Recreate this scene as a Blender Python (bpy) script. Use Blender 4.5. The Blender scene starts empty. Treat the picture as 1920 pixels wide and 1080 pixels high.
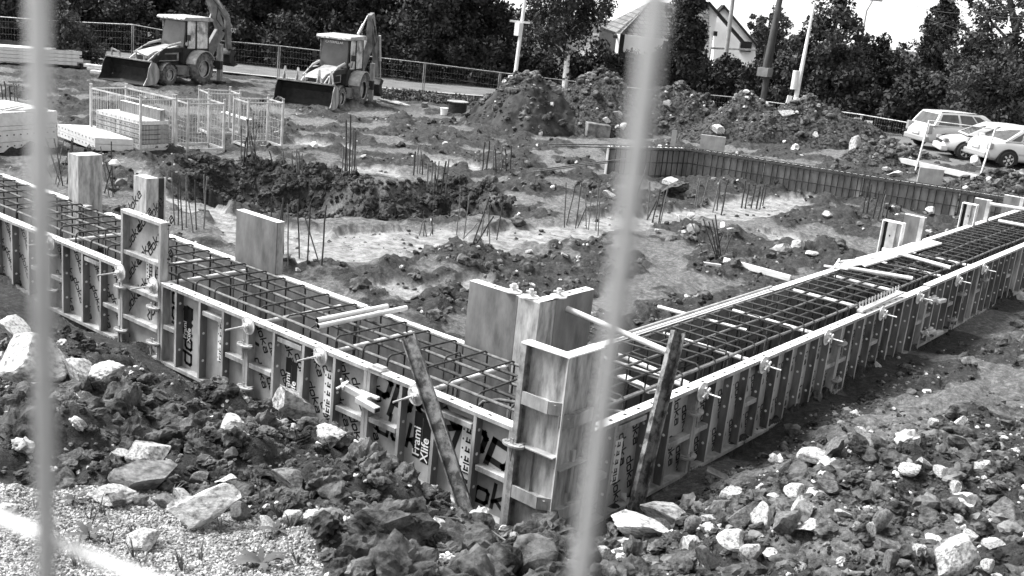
import bpy, math, random
import numpy as np
from mathutils import Matrix, Vector
random.seed(7); RNG = np.random.default_rng(11)
R = math.radians
SC = bpy.context.scene
COL = SC.collection

# ------------------------------------------------------------------ camera, sky, sun, exposure
CAM = np.array([5.299, -7.833, 5.157])
YAW, PITCH, ROLL, FPX = R(127.70), R(-15.134), R(5.913), 2017.3
_fw = np.array([math.cos(YAW)*math.cos(PITCH), math.sin(YAW)*math.cos(PITCH), math.sin(PITCH)])
_r = np.array([math.sin(YAW), -math.cos(YAW), 0.0]); _u = np.cross(_r, _fw)
_rt = _r*math.cos(ROLL)+_u*math.sin(ROLL); _up = -_r*math.sin(ROLL)+_u*math.cos(ROLL)
cd = bpy.data.cameras.new('camera'); cam = bpy.data.objects.new('camera', cd); COL.objects.link(cam)
cam.matrix_world = Matrix(((_rt[0], _up[0], -_fw[0], CAM[0]), (_rt[1], _up[1], -_fw[1], CAM[1]), (_rt[2], _up[2], -_fw[2], CAM[2]), (0, 0, 0, 1)))
cd.sensor_width = 36; cd.lens = FPX/1920*36; cd.clip_start = 0.02; cd.clip_end = 2000
cd.dof.use_dof = True; cd.dof.focus_distance = 13.0; cd.dof.aperture_fstop = 6.0
SC.camera = cam
W = bpy.data.worlds.new('World'); SC.world = W; W.use_nodes = True
nt = W.node_tree; bg = nt.nodes['Background']
sky = nt.nodes.new('ShaderNodeTexSky'); sky.sky_type = 'NISHITA'; sky.sun_disc = False
SUN_EL, SUN_AZ = R(52), R(205)          # azimuth of the sun counter-clockwise from +X
sky.sun_elevation = SUN_EL; sky.sun_rotation = math.pi/2-SUN_AZ
sky.dust_density = 3.0; sky.air_density = 1.0
bw = nt.nodes.new('ShaderNodeRGBToBW'); nt.links.new(sky.outputs[0], bw.inputs[0]); # thin cloud cover, brighter towards the horizon
tcw = nt.nodes.new('ShaderNodeTexCoord'); sx_ = nt.nodes.new('ShaderNodeSeparateXYZ'); nt.links.new(tcw.outputs['Generated'], sx_.inputs[0])
mr_ = nt.nodes.new('ShaderNodeMapRange'); mr_.interpolation_type = 'SMOOTHSTEP'; mr_.inputs[1].default_value = -.02; mr_.inputs[2].default_value = .32; mr_.inputs[3].default_value = 5.0; mr_.inputs[4].default_value = 1.0
nt.links.new(sx_.outputs[2], mr_.inputs[0])
ad = nt.nodes.new('ShaderNodeMath'); ad.operation = 'ADD'; nt.links.new(bw.outputs[0], ad.inputs[0]); nt.links.new(mr_.outputs[0], ad.inputs[1]); nt.links.new(ad.outputs[0], bg.inputs[0])
bg.inputs[1].default_value = 0.08
sl = bpy.data.lights.new('sun', 'SUN'); so = bpy.data.objects.new('sun', sl); COL.objects.link(so)
sl.energy = 2.3; sl.angle = R(24); sl.color = (1, 1, 1)
sd = Vector((math.cos(SUN_AZ)*math.cos(SUN_EL), math.sin(SUN_AZ)*math.cos(SUN_EL), math.sin(SUN_EL)))
so.rotation_euler = sd.to_track_quat('Z', 'Y').to_euler()
SC.view_settings.view_transform = 'Standard'; SC.view_settings.look = 'None'
SC.view_settings.exposure = 1.78; SC.view_settings.gamma = 1.0
SC.cycles.max_bounces = 6; SC.cycles.diffuse_bounces = 3; SC.cycles.glossy_bounces = 3; SC.cycles.transparent_max_bounces = 8

# ------------------------------------------------------------------ measuring helpers (photo pixel -> point on a real plane)
def ray(x, y): return _fw+(x-960)/FPX*_rt-(y-540)/FPX*_up
def gz(x, y, z=0.0): d = ray(x, y); return CAM+(z-CAM[2])/d[2]*d
def gy(x, y, Y=0.0): d = ray(x, y); return CAM+(Y-CAM[1])/d[1]*d
def gx(x, y, X=0.0): d = ray(x, y); return CAM+(X-CAM[0])/d[0]*d
def at_depth(x, y, dep): return CAM+dep*ray(x, y)
def col_at(x, dep, z):            # point of the picture column x at that depth and height
    a = at_depth(x, 0, dep)[2]; b = at_depth(x, 1000, dep)[2]
    y = (z-a)/(b-a)*1000; return at_depth(x, y, dep)

# ------------------------------------------------------------------ materials (all grey: the photograph is black and white)
MATS = {}
def mat(name, lo, hi=None, rough=0.7, metal=0.0, scale=4.0, detail=8.0, bump=0.0, bscale=None, spec=0.3, c0=0.35, c1=0.65, stretch=(1, 1, 1), extra=None):
    if name in MATS: return MATS[name]
    m = bpy.data.materials.new(name); m.use_nodes = True; n = m.node_tree; b = n.nodes['Principled BSDF']
    hi = lo if hi is None else hi
    tc = n.nodes.new('ShaderNodeTexCoord'); mp = n.nodes.new('ShaderNodeMapping'); mp.inputs['Scale'].default_value = stretch
    n.links.new(tc.outputs['Object'], mp.inputs[0])
    no = n.nodes.new('ShaderNodeTexNoise'); no.inputs['Scale'].default_value = scale; no.inputs['Detail'].default_value = detail; no.inputs['Roughness'].default_value = 0.65
    n.links.new(mp.outputs[0], no.inputs['Vector'])
    cr = n.nodes.new('ShaderNodeValToRGB'); cr.color_ramp.elements[0].position = c0; cr.color_ramp.elements[1].position = c1
    cr.color_ramp.elements[0].color = (lo, lo, lo, 1); cr.color_ramp.elements[1].color = (hi, hi, hi, 1)
    n.links.new(no.outputs[0], cr.inputs[0]); n.links.new(cr.outputs[0], b.inputs['Base Color'])
    b.inputs['Roughness'].default_value = rough; b.inputs['Metallic'].default_value = metal
    b.inputs['Specular IOR Level'].default_value = spec
    if bump:
        n2 = n.nodes.new('ShaderNodeTexNoise'); n2.inputs['Scale'].default_value = bscale or scale*4; n2.inputs['Detail'].default_value = 8; n2.inputs['Roughness'].default_value = 0.7
        n.links.new(mp.outputs[0], n2.inputs['Vector'])
        bp = n.nodes.new('ShaderNodeBump'); bp.inputs['Strength'].default_value = 1.0; bp.inputs['Distance'].default_value = bump
        n.links.new(n2.outputs[0], bp.inputs['Height']); n.links.new(bp.outputs[0], b.inputs['Normal'])
    MATS[name] = m; return m
M_GALV = mat('galvanised_steel', 0.32, 0.62, 0.45, 0.35, 3.0, bump=0.0008, bscale=60)
M_FRAME = mat('panel_frame_steel', 0.16, 0.50, 0.55, 0.2, 2.2, bump=0.001, bscale=40, stretch=(2, 2, .6))
M_TOP = mat('lit_pale_steel', 0.48, 0.80, 0.6, 0.0, 5, bump=0.001, bscale=40, c0=.3, c1=.5)  # paler steel, the glare of lit top faces painted into its colour
M_RIB = mat('rib_side_shaded_steel', 0.07, 0.26, 0.5, 0.2, 1.6, bump=0.001, bscale=40, stretch=(2, 2, .5))  # rib sides darker than the fronts, their shade put into the steel tone
M_SHEET = mat('panel_sheet_front', 0.25, 0.40, 0.55, 0, 3.5, bump=0.0008, bscale=30, stretch=(1, 1, .7))
M_FACE = mat('panel_face_used', 0.10, 0.21, 0.5, 0, 5, bump=0.0008, bscale=30, stretch=(1, 1, .35))
M_CORNER = mat('corner_steel_smeared', 0.13, 0.60, 0.6, 0.1, 6.5, detail=12, bump=0.0015, bscale=25, stretch=(1.6, 1.6, .4), c0=.3, c1=.7)
M_INK = mat('black_print', 0.012, rough=0.5)
M_STICK = mat('white_sticker', 0.75, 0.85, 0.4)
M_REBAR = mat('rebar_rust', 0.025, 0.07, 0.75, 0.1, 20, bump=0.0015, bscale=120)
M_REBARL = mat('rebar_pale', 0.08, 0.19, 0.75, 0.1, 14, bump=0.0015, bscale=120)
M_PVC = mat('plastic_pipe', 0.55, 0.74, 0.45, 0, 6)
M_CAST = mat('cast_plate', 0.40, 0.78, 0.5, 0.2, 9, bump=0.002, bscale=30)
M_CLAMP = mat('clamp_steel', 0.14, 0.42, 0.55, 0.2, 9, bump=0.002, bscale=30)
M_BEAM = mat('rusty_channel', 0.04, 0.22, 0.7, 0.1, 9, bump=0.002, bscale=50, c0=.42, c1=.6)
M_DARK = mat('black_rubber_hollow', 0.015, 0.03, 0.8)  # rubber, and the black painted into holes and hollow ends
M_TYRE = mat('muddy_tyre', 0.05, 0.24, 0.9, 0, 5, bump=0.01, bscale=20)
M_PAINT = mat('machine_paint', 0.09, 0.24, 0.45, 0, 3)
M_PAINTL = mat('machine_paint_pale', 0.20, 0.55, 0.4, 0, 3)
M_MDARK = mat('machine_dark', 0.015, 0.05, 0.6, 0.1, 5, bump=0.004)
M_BUCK = mat('bucket_steel', 0.012, 0.035, 0.7, 0.1, 5, bump=0.004)
M_CABG = mat('cab_glass', 0.03, 0.09, 0.25, 0, 1.2, spec=.6)
M_CARW = mat('car_paint_white', 0.55, 0.6, 0.25, 0, 2, spec=.5)
M_CARS = mat('car_paint_silver', 0.36, 0.42, 0.28, 0.3, 2, spec=.5)
M_CARG = mat('car_glass', 0.03, 0.08, 0.08, 0, 3, spec=.8)
M_PLATE = mat('blank_plate', 0.5, 0.7, 0.4)
M_LAMP = mat('lamp_lens', 0.2, 0.4, 0.2)
M_WOOD = mat('pale_timber', 0.50, 0.82, 0.7, 0, 5, stretch=(.4, 3, 3), bump=.001)
M_STONE = mat('limestone_pale', 0.16, 0.60, 0.85, 0, 5, bump=0.015, bscale=14, c0=.36, c1=.56)
M_STONEG = mat('stone_grey', 0.07, 0.28, 0.9, 0, 3.5, bump=0.025, bscale=9)
M_SOIL = mat('soil_clod', 0.018, 0.19, 0.95, 0, 5.0, bump=0.035, bscale=22, spec=.15, c0=.4, c1=.68)
M_HEAP = mat('soil_heap', 0.02, 0.075, 0.95, 0, 1.6, bump=0.06, bscale=7, spec=.1)
M_PEB = mat('gravel_stone', 0.12, 0.62, 0.85, 0, 20, c0=.4, c1=.62)
M_ROAD = mat('asphalt_pale', 0.10, 0.16, 0.9, 0, 1.0)
M_KERB = mat('kerb_concrete', 0.35, 0.45, 0.9, 0, 2.0)
M_BARK = mat('bark_dark', 0.02, 0.06, 0.9, 0, 6, bump=.01)
M_BIRCH = mat('bark_birch', 0.04, 0.7, 0.8, 0, 2.2, stretch=(1, 1, 1.6), c0=.44, c1=.5)
M_POLE = mat('pole_paint', 0.6, 0.75, 0.6, 0, 3)
M_POLEG = mat('pole_concrete', 0.2, 0.3, 0.8, 0, 3)
M_POLED = mat('pole_timber', 0.05, 0.09, 0.8, 0, 3, stretch=(3, 3, .3))
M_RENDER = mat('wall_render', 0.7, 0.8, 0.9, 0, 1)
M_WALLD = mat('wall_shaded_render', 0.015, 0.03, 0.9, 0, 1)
M_WINDOW = mat('window_dark', 0.02, 0.04, 0.2)
def leafmat(name, lo, hi):
    m = mat(name, lo, hi, 0.75, 0, 1.1, detail=10, spec=.15, c0=.38, c1=.66); return m
M_LEAFD = leafmat('foliage_dark', 0.012, 0.065)
M_LEAFM = leafmat('foliage_mid', 0.02, 0.11)
M_LEAFL = leafmat('foliage_light', 0.03, 0.14)
M_WEED = leafmat('weed_leaf', 0.05, 0.16)
def roofmat():
    m = bpy.data.materials.new('roof_tiles'); m.use_nodes = True; n = m.node_tree; b = n.nodes['Principled BSDF']
    tc = n.nodes.new('ShaderNodeTexCoord'); br = n.nodes.new('ShaderNodeTexBrick')
    n.links.new(tc.outputs['UV'], br.inputs[0]); br.inputs['Scale'].default_value = 1
    br.inputs['Color1'].default_value = (.09, .09, .09, 1); br.inputs['Color2'].default_value = (.2, .2, .2, 1); br.inputs['Mortar'].default_value = (.04, .04, .04, 1)
    br.inputs['Brick Width'].default_value = .5; br.inputs['Row Height'].default_value = .42; br.inputs['Mortar Size'].default_value = .05
    n.links.new(br.outputs[0], b.inputs['Base Color']); b.inputs['Roughness'].default_value = .8; return m
M_ROOF = roofmat()

# ------------------------------------------------------------------ mesh builder
class MB:
    def __init__(s): s.v = []; s.f = []; s.m = []; s.sm = []
    def add(s, vs, fs, mi=0, smooth=False):
        o = len(s.v); s.v += [tuple(map(float, p)) for p in vs]; s.f += [tuple(i+o for i in f) for f in fs]; s.m += [mi]*len(fs); s.sm += [smooth]*len(fs); return s
    def box(s, a, b, mi=0):
        x0, y0, z0 = a; x1, y1, z1 = b
        return s.add([(x0, y0, z0), (x1, y0, z0), (x1, y1, z0), (x0, y1, z0), (x0, y0, z1), (x1, y0, z1), (x1, y1, z1), (x0, y1, z1)],
                     [(0, 3, 2, 1), (4, 5, 6, 7), (0, 1, 5, 4), (1, 2, 6, 5), (2, 3, 7, 6), (3, 0, 4, 7)], mi)
    def obox(s, a, b, w, h, mi=0, up=(0, 0, 1)):      # bar from a to b of width w and height h
        a = Vector(a); b = Vector(b); d = (b-a).normalized(); u = Vector(up); sdv = d.cross(u)
        if sdv.length < 1e-4: sdv = d.cross(Vector((1, 0, 0)))
        sdv.normalize(); u = sdv.cross(d).normalized()
        vs = [p+sdv*(i*w/2)+u*(j*h/2) for p in (a, b) for i, j in ((-1, -1), (1, -1), (1, 1), (-1, 1))]
        return s.add(vs, [(0, 1, 2, 3), (7, 6, 5, 4), (0, 4, 5, 1), (1, 5, 6, 2), (2, 6, 7, 3), (3, 7, 4, 0)], mi)
    def tube(s, pts, r, n=6, mi=0, caps=True, r2=None):
        pts = [Vector(p) for p in pts]; L = len(pts); vs = []; fs = []; prev = None
        for i, p in enumerate(pts):
            t = (pts[min(i+1, L-1)]-pts[max(i-1, 0)]); t.normalize()
            if prev is None:
                a = t.cross(Vector((0, 0, 1))); a = a if a.length > 1e-3 else t.cross(Vector((1, 0, 0)))
            else: a = prev-t*prev.dot(t)
            a.normalize(); prev = a; b = t.cross(a)
            rr = r if r2 is None else r+(r2-r)*i/(L-1)
            vs += [p+a*(rr*math.cos(2*math.pi*k/n))+b*(rr*math.sin(2*math.pi*k/n)) for k in range(n)]
        for i in range(L-1):
            for k in range(n): fs.append((i*n+k, i*n+(k+1) % n, (i+1)*n+(k+1) % n, (i+1)*n+k))
        s.add(vs, fs, mi, True)
        if caps: s.add(vs[:n], [tuple(range(n))[::-1]], mi); s.add(vs[-n:], [tuple(range(n))], mi)
        return s
    def prism(s, poly, o, ex, ey, ez, t0, t1, mi=0):   # poly in (ex,ey) plane, extruded along ez from t0 to t1
        o, ex, ey, ez = map(Vector, (o, ex, ey, ez)); n = len(poly)
        vs = [o+ex*p[0]+ey*p[1]+ez*t for t in (t0, t1) for p in poly]
        fs = [tuple(range(n))[::-1], tuple(range(n, 2*n))]+[(i, (i+1) % n, n+(i+1) % n, n+i) for i in range(n)]
        return s.add(vs, fs, mi)
    def disc(s, c, ax, r, t, n=16, mi=0, r2=None):
        ax = Vector(ax).normalized(); c = Vector(c); return s.tube([c, c+ax*t], r, n, mi, True, r2)
    def build(s, name, mats, parent=None, loc=None, rot=None, bevel=0):
        me = bpy.data.meshes.new(name); me.from_pydata(s.v, [], s.f)
        for m in (mats if isinstance(mats, (list, tuple)) else [mats]): me.materials.append(m)
        me.polygons.foreach_set('material_index', s.m); me.polygons.foreach_set('use_smooth', s.sm); me.update()
        o = bpy.data.objects.new(name, me); COL.objects.link(o)
        if parent: o.parent = parent
        if loc is not None: o.location = loc
        if rot is not None: o.rotation_euler = rot
        if bevel:
            b = o.modifiers.new('bevel', 'BEVEL'); b.width = bevel; b.segments = 2; b.limit_method = 'ANGLE'
        return o
def tag(o, label=None, cat=None, group=None, kind=None):
    if label: o['label'] = label
    if cat: o['category'] = cat
    if group: o['group'] = group
    if kind: o['kind'] = kind
    return o
def empty(name, loc, rz=0.0, label=None, cat=None, group=None):
    o = bpy.data.objects.new(name, None); COL.objects.link(o); o.location = loc; o.rotation_euler = (0, 0, rz); o.empty_display_size = .2
    return tag(o, label, cat, group)
def npmesh(name, V, F, mats, smooth=False, mi=None, attr=None, k=None):
    me = bpy.data.meshes.new(name); V = np.asarray(V, np.float32); F = np.asarray(F, np.int32); k = F.shape[1]
    me.vertices.add(len(V)); me.vertices.foreach_set('co', V.ravel())
    me.loops.add(F.size); me.loops.foreach_set('vertex_index', F.ravel())
    me.polygons.add(len(F)); me.polygons.foreach_set('loop_start', np.arange(len(F), dtype=np.int32)*k)
    for m in (mats if isinstance(mats, (list, tuple)) else [mats]): me.materials.append(m)
    if mi is not None: me.polygons.foreach_set('material_index', np.asarray(mi, np.int32))
    me.polygons.foreach_set('use_smooth', np.full(len(F), smooth)); me.update(calc_edges=True)
    if attr is not None:
        for nm, a in attr.items():
            at = me.attributes.new(nm, 'FLOAT', 'POINT'); at.data.foreach_set('value', np.asarray(a, np.float32))
    return me
def link(name, me, parent=None, loc=(0, 0, 0), rot=(0, 0, 0), sc=(1, 1, 1)):
    o = bpy.data.objects.new(name, me); COL.objects.link(o); o.parent = parent; o.location = loc; o.rotation_euler = rot; o.scale = sc; return o

# ------------------------------------------------------------------ noise on arrays
def _h(i, j, s):
    n = (i.astype(np.int64)*374761393+j.astype(np.int64)*668265263+s*974634777) & 0xffffffff
    n = ((n ^ (n >> 13))*1274126177) & 0xffffffff; n = (n ^ (n >> 16)) & 0xffffffff
    return n.astype(np.float64)/4294967295.0
def vnoise(x, y, s=0):
    i = np.floor(x); j = np.floor(y); u = x-i; v = y-j; u = u*u*(3-2*u); v = v*v*(3-2*v)
    return (_h(i, j, s)*(1-u)+_h(i+1, j, s)*u)*(1-v)+(_h(i, j+1, s)*(1-u)+_h(i+1, j+1, s)*u)*v
def fbm(x, y, o=4, s=0):
    t = 0; a = .5
    for k in range(o): t = t+a*(vnoise(x*2**k, y*2**k, s+k)-.5)*2; a *= .5
    return t
def lumps(x, y, s=0, keep=.7):          # rounded clods: 0..~1
    i0 = np.floor(x); j0 = np.floor(y); best = np.zeros_like(x)
    for di in (-1, 0, 1):
        for dj in (-1, 0, 1):
            i = i0+di; j = j0+dj
            cx = i+.15+.7*_h(i, j, s); cy = j+.15+.7*_h(i, j, s+1); rr = .35+.45*_h(i, j, s+2); on = _h(i, j, s+3) < keep
            q = 1-((x-cx)**2+(y-cy)**2)/rr**2
            best = np.maximum(best, np.where(on & (q > 0), np.sqrt(np.maximum(q, 0))*rr, 0))
    return best
def sstep(a, b, x): t = np.clip((x-a)/(b-a), 0, 1); return t*t*(3-2*t)

# ------------------------------------------------------------------ the ground
CP = []
def cp(px, py, z): p = gz(px, py, z); CP.append((p[0], p[1], z))
for a in [(50, 1078, 1.95), (300, 1070, 1.9), (520, 1078, 1.85), (100, 930, 1.8), (350, 905, 1.75), (480, 965, 1.75), (0, 880, 1.75), (60, 800, 1.75), (20, 690, 1.45), (60, 640, .75), (150, 640, .38), (200, 700, .8), (210, 770, 1.3), (220, 850, 1.65), (60, 720, 1.3), (350, 760, .85), (350, 830, 1.4), (450, 800, .8), (450, 870, 1.4),
          (560, 806, .35), (560, 860, 1.2), (640, 850, .6), (600, 920, 1.5), (720, 895, .5), (720, 960, 1.35), (820, 950, .35), (800, 1000, 1.2), (880, 990, .15), (700, 1060, 1.75), (850, 1060, 1.45), (950, 1030, .7), (1000, 1060, 1.15), (1100, 1070, 1.3), (1100, 1015, .5),
          (1250, 955, -.05), (1400, 870, -.06), (1600, 750, .0), (1800, 630, .0), (1915, 560, .0), (1300, 1000, .5), (1300, 1060, 1.15), (1450, 905, .4), (1480, 1000, 1.05), (1550, 1075, 1.5), (1600, 860, .62), (1650, 930, 1.0), (1720, 900, .8), (1800, 1000, 1.4), (1900, 1070, 1.75), (1900, 960, 1.2), (1700, 780, .3), (1850, 820, .5), (1750, 700, .12), (1900, 660, .2), (1900, 880, .85),
          (1880, 319, 1.0), (1760, 297, 1.0), (1600, 264, .5), (1830, 352, .7), (1700, 330, .55), (1650, 293, .93), (1750, 316, .95), (1845, 338, .95), (1915, 352, .92), (2000, 372, .92), (1800, 300, .98)]: cp(*a)
CP += [(5.3, -7.8, 3.35), (4.6, -8.6, 3.3), (6.6, -7.2, 3.3), (3.6, -9.6, 3.1), (8, -6, 3.1), (-10.3, -.3, .0), (-9.2, -.3, 0), (-8, -.4, .05), (-7.1, -.35, 0), (-6.1, -.3, .05), (-5, -.35, .1), (-4.2, -.25, .02), (-3.3, -.2, .08), (-2.4, -.2, .08), (-1.6, -.15, .02), (-.8, -.2, -.05), (.3, -.3, -.05), (.3, 1, -.08), (.3, 4, -.1), (.3, 7, -.1), (.3, 11, -.08), (-13, -.5, .1), (-16, -1, .3), (-14, -4, 1.2)]
CP += [(x, y, .3) for x, y in ((-3, 3, ), (-8, 4), (-5, 5), (-14, 8), (-12, 3), (-12, 20), (-5, 14), (-4, 8), (-8, 12), (-16, 12), (-3, 20))]
CP += [(-20, 14, .2), (-30, 20, 0), (-22, 25, .1), (-20, 5, .1), (-40, 5, 0), (-35, 35, 0), (-15, 35, .3), (-45, 25, 0), (-80, 0, 0), (-70, 60, 0), (-20, 90, .4), (20, 70, 1.1), (12, 40, 1.1), (30, 30, 1), (16, 12, .7), (10, 2, .6), (9, -3, 1.8), (12, -10, 3), (0, -12, 3), (-10, -8, 2), (-20, -6, .8), (6, 6, .35), (5, 12, .3), (3, 20, .3), (-25, 50, 0.2), (120, 120, 1), (-150, 150, 0), (-150, -100, 0), (100, -100, 2.5)]
CP = np.array(CP); _n = len(CP)
_D = np.sqrt(((CP[:, None, :2]-CP[None, :, :2])**2).sum(-1)+.15); _A = np.zeros((_n+3, _n+3)); _A[:_n, :_n] = _D-np.eye(_n)*.25; _A[:_n, _n] = 1; _A[:_n, _n+1:] = CP[:, :2]; _A[_n:, :_n] = _A[:_n, _n:].T
_w = np.linalg.solve(_A, np.r_[CP[:, 2], 0, 0, 0])
def poly_sd(x, y, P):                   # signed distance (negative inside)
    d = np.full(x.shape, 1e9); ins = np.zeros(x.shape, bool); n = len(P)
    for k in range(n):
        ax, ay = P[k]; bx, by = P[(k+1) % n]; ex, ey = bx-ax, by-ay; wx, wy = x-ax, y-ay
        t = np.clip((wx*ex+wy*ey)/(ex*ex+ey*ey), 0, 1); d = np.minimum(d, (wx-t*ex)**2+(wy-t*ey)**2)
        c = ((ay > y) != (by > y)) & (x < (bx-ax)*(y-ay)/np.where(by-ay == 0, 1e-9, by-ay)+ax); ins ^= c
    return np.sqrt(d)*np.where(ins, -1, 1)
def pix(z, *pts): return [tuple(gz(a, b, z)[:2]) for a, b in pts]
PIT = pix(-.75, (430, 385), (560, 402), (640, 432), (740, 447), (835, 436), (860, 452), (700, 458), (600, 466), (500, 446), (450, 425))
PALES = [(-.0, pix(.1, (235, 330), (330, 395), (410, 440), (470, 500), (560, 512), (700, 505), (880, 473), (905, 452), (760, 452), (640, 462), (560, 455), (500, 435), (420, 415), (350, 380), (260, 322))),
         (0, pix(-.75, (490, 392), (570, 402), (618, 415), (600, 440), (545, 447), (490, 440))),
         (0, pix(.3, (880, 470), (1000, 448), (1150, 438), (1200, 428), (1300, 404), (1400, 408), (1500, 392), (1512, 374), (1400, 376), (1300, 388), (1200, 402), (1120, 408), (1000, 425), (905, 440))),
         (0, pix(.2, (655, 318), (735, 325), (730, 338), (650, 330))), (0, pix(.2, (800, 303), (890, 312), (900, 326), (810, 316))),
         (0, pix(.3, (735, 535), (800, 540), (885, 528), (880, 548), (780, 556))), (0, pix(.3, (1420, 432), (1530, 445), (1520, 458), (1430, 446))),
         (0, pix(.2, (560, 262), (640, 275), (640, 283), (560, 270))), (0, pix(0, (655, 202), (720, 205), (718, 212), (660, 209)))]
GRAV = pix(1.8, (-300, 905), (0, 905), (100, 905), (180, 893), (330, 915), (400, 955), (500, 985), (560, 1030), (600, 1100), (600, 1400), (-900, 1400))
PUD = pix(-.75, (600, 440), (640, 432), (720, 448), (660, 465), (600, 460))
def base_h(x, y):
    h = np.full(x.shape, _w[_n])+_w[_n+1]*x+_w[_n+2]*y
    for k in range(_n): h = h+_w[k]*np.sqrt((x-CP[k, 0])**2+(y-CP[k, 1])**2+.15)
    return h
BUMPS = []
for a in [(1600, 885, .9, .7, .32), (1480, 970, 1.0, .55, .22), (1720, 930, 1.0, .7, .28), (1560, 1010, 1.3, .5, .22), (1780, 760, .3, .5, .3), (1860, 960, 1.2, .6, .2), (600, 890, 1.0, .45, .2), (700, 960, 1.1, .45, .25), (500, 870, 1.3, .5, .16), (250, 830, 1.5, .5, .18), (120, 850, 1.6, .5, .16), (400, 770, 1.0, .45, .18), (680, 1030, 1.6, .5, .15), (1380, 1030, 1.1, .4, .12)]:
    q_ = gz(a[0], a[1], a[2]); BUMPS.append((q_[0], q_[1], a[3], a[4]))
def trench(x, y):                       # 1 in the strip between the two shutters
    a = ((y > .1) & (y < 1.6) & (x < .0) & (x > -30)); b = ((x < -.1) & (x > -1.6) & (y > 0) & (y < 40)); return a | b
def zones(x, y):
    g = sstep(.12, -.12, poly_sd(x, y, GRAV)+.14*fbm(x*3, y*3, 3, 40))
    p = np.zeros(x.shape)
    for _, P in PALES: p = np.maximum(p, sstep(.10, -.10, poly_sd(x, y, P)-.16+.5*fbm(x*1.3, y*1.3, 5, 50)+.12*fbm(x*6, y*6, 3, 52)))
    return g, p
def patchy(x, y): return sstep(-.22, .16, fbm(x*.7+.3*fbm(x, y, 2, 5), y*.7, 4, 77))
def ground_h(x, y, fine=True):
    x = np.asarray(x, float); y = np.asarray(y, float); h = base_h(x, y)
    for bx, by, br, bh in BUMPS: h = h+bh*np.exp(-((x-bx)**2+(y-by)**2)/br**2)
    sd = poly_sd(x, y, PIT)+.35*fbm(x*.9, y*.9, 3, 9)
    back = ((x-gz(650, 440, -.75)[0])*_fw[0]+(y-gz(650, 440, -.75)[1])*_fw[1]) > 0
    wd = np.where(back, 1.25, 2.3); h = h+(-.75-h)*sstep(wd, -.1, sd)
    tr = trench(x, y); h = np.where(tr, 0.02, h)
    if fine:
        g, p = zones(x, y); r = np.hypot(x-CAM[0], y-CAM[1]); outer = (y < 0) | (x > 0)
        calm = np.maximum(g, p*.9); rough = np.where(tr, .1, 1-.80*calm); bank = sstep(1.3, .3, np.abs(sd-.4))
        far = sstep(46, 60, r); rough = rough*(1-.85*far)
        wall = sstep(0.05, 1.2, np.where(x > 0, np.hypot(np.maximum(x, 0), np.maximum(-y, 0)), -y)); wall = np.where(outer, .10+.90*wall, 1)
        near = np.where(outer, 1, .0); patch = patchy(x, y); pin = .3+.7*patch
        pin = np.where(outer, np.where((x > 1.0) & (y > 1), .7+.45*patch, 1), pin)
        d = .16*fbm(x*.7, y*.7, 3, 3)+pin*wall*(.24*lumps(x/.55, y/.55, 20, .5)*.55+.30*lumps(x/.26, y/.26, 24, .6)*.36+.10*lumps(x/.11, y/.11, 28, .7)*.3+.035*fbm(x*9, y*9, 3, 60))
        d = d+np.where(outer, 0, pin*(.26*lumps(x/.9, y/.7, 33, .5)*.7+.10*fbm(x*2.2, y*2.2, 3, 35)))
        d = d*(1-.6*bank)+bank*(.30*np.abs(fbm(x*1.7, y*1.7, 4, 91))+.16*lumps(x/.3, y/.3, 93, .8)*.8+.12*fbm(x*5, y*5, 4, 95)-.08)
        h = h+d*rough-.09*p*(~tr)+np.where(g > .5, .012*fbm(x*14, y*14, 3, 66), 0)
    return h
def H1(x, y): return float(ground_h(np.array([x]), np.array([y]))[0])
def gpt(px, py, z0=.3):                 # point of the real ground under a pixel
    d = ray(px, py)
    ts = np.concatenate([np.arange(3, 16, .03), np.arange(16, 75, .12)]); P = CAM+ts[:, None]*d
    h = ground_h(P[:, 0], P[:, 1]); k = np.argmax(P[:, 2] < h); k = k if k > 0 else len(ts)-1
    return np.array([P[k, 0], P[k, 1], h[k]])
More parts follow.
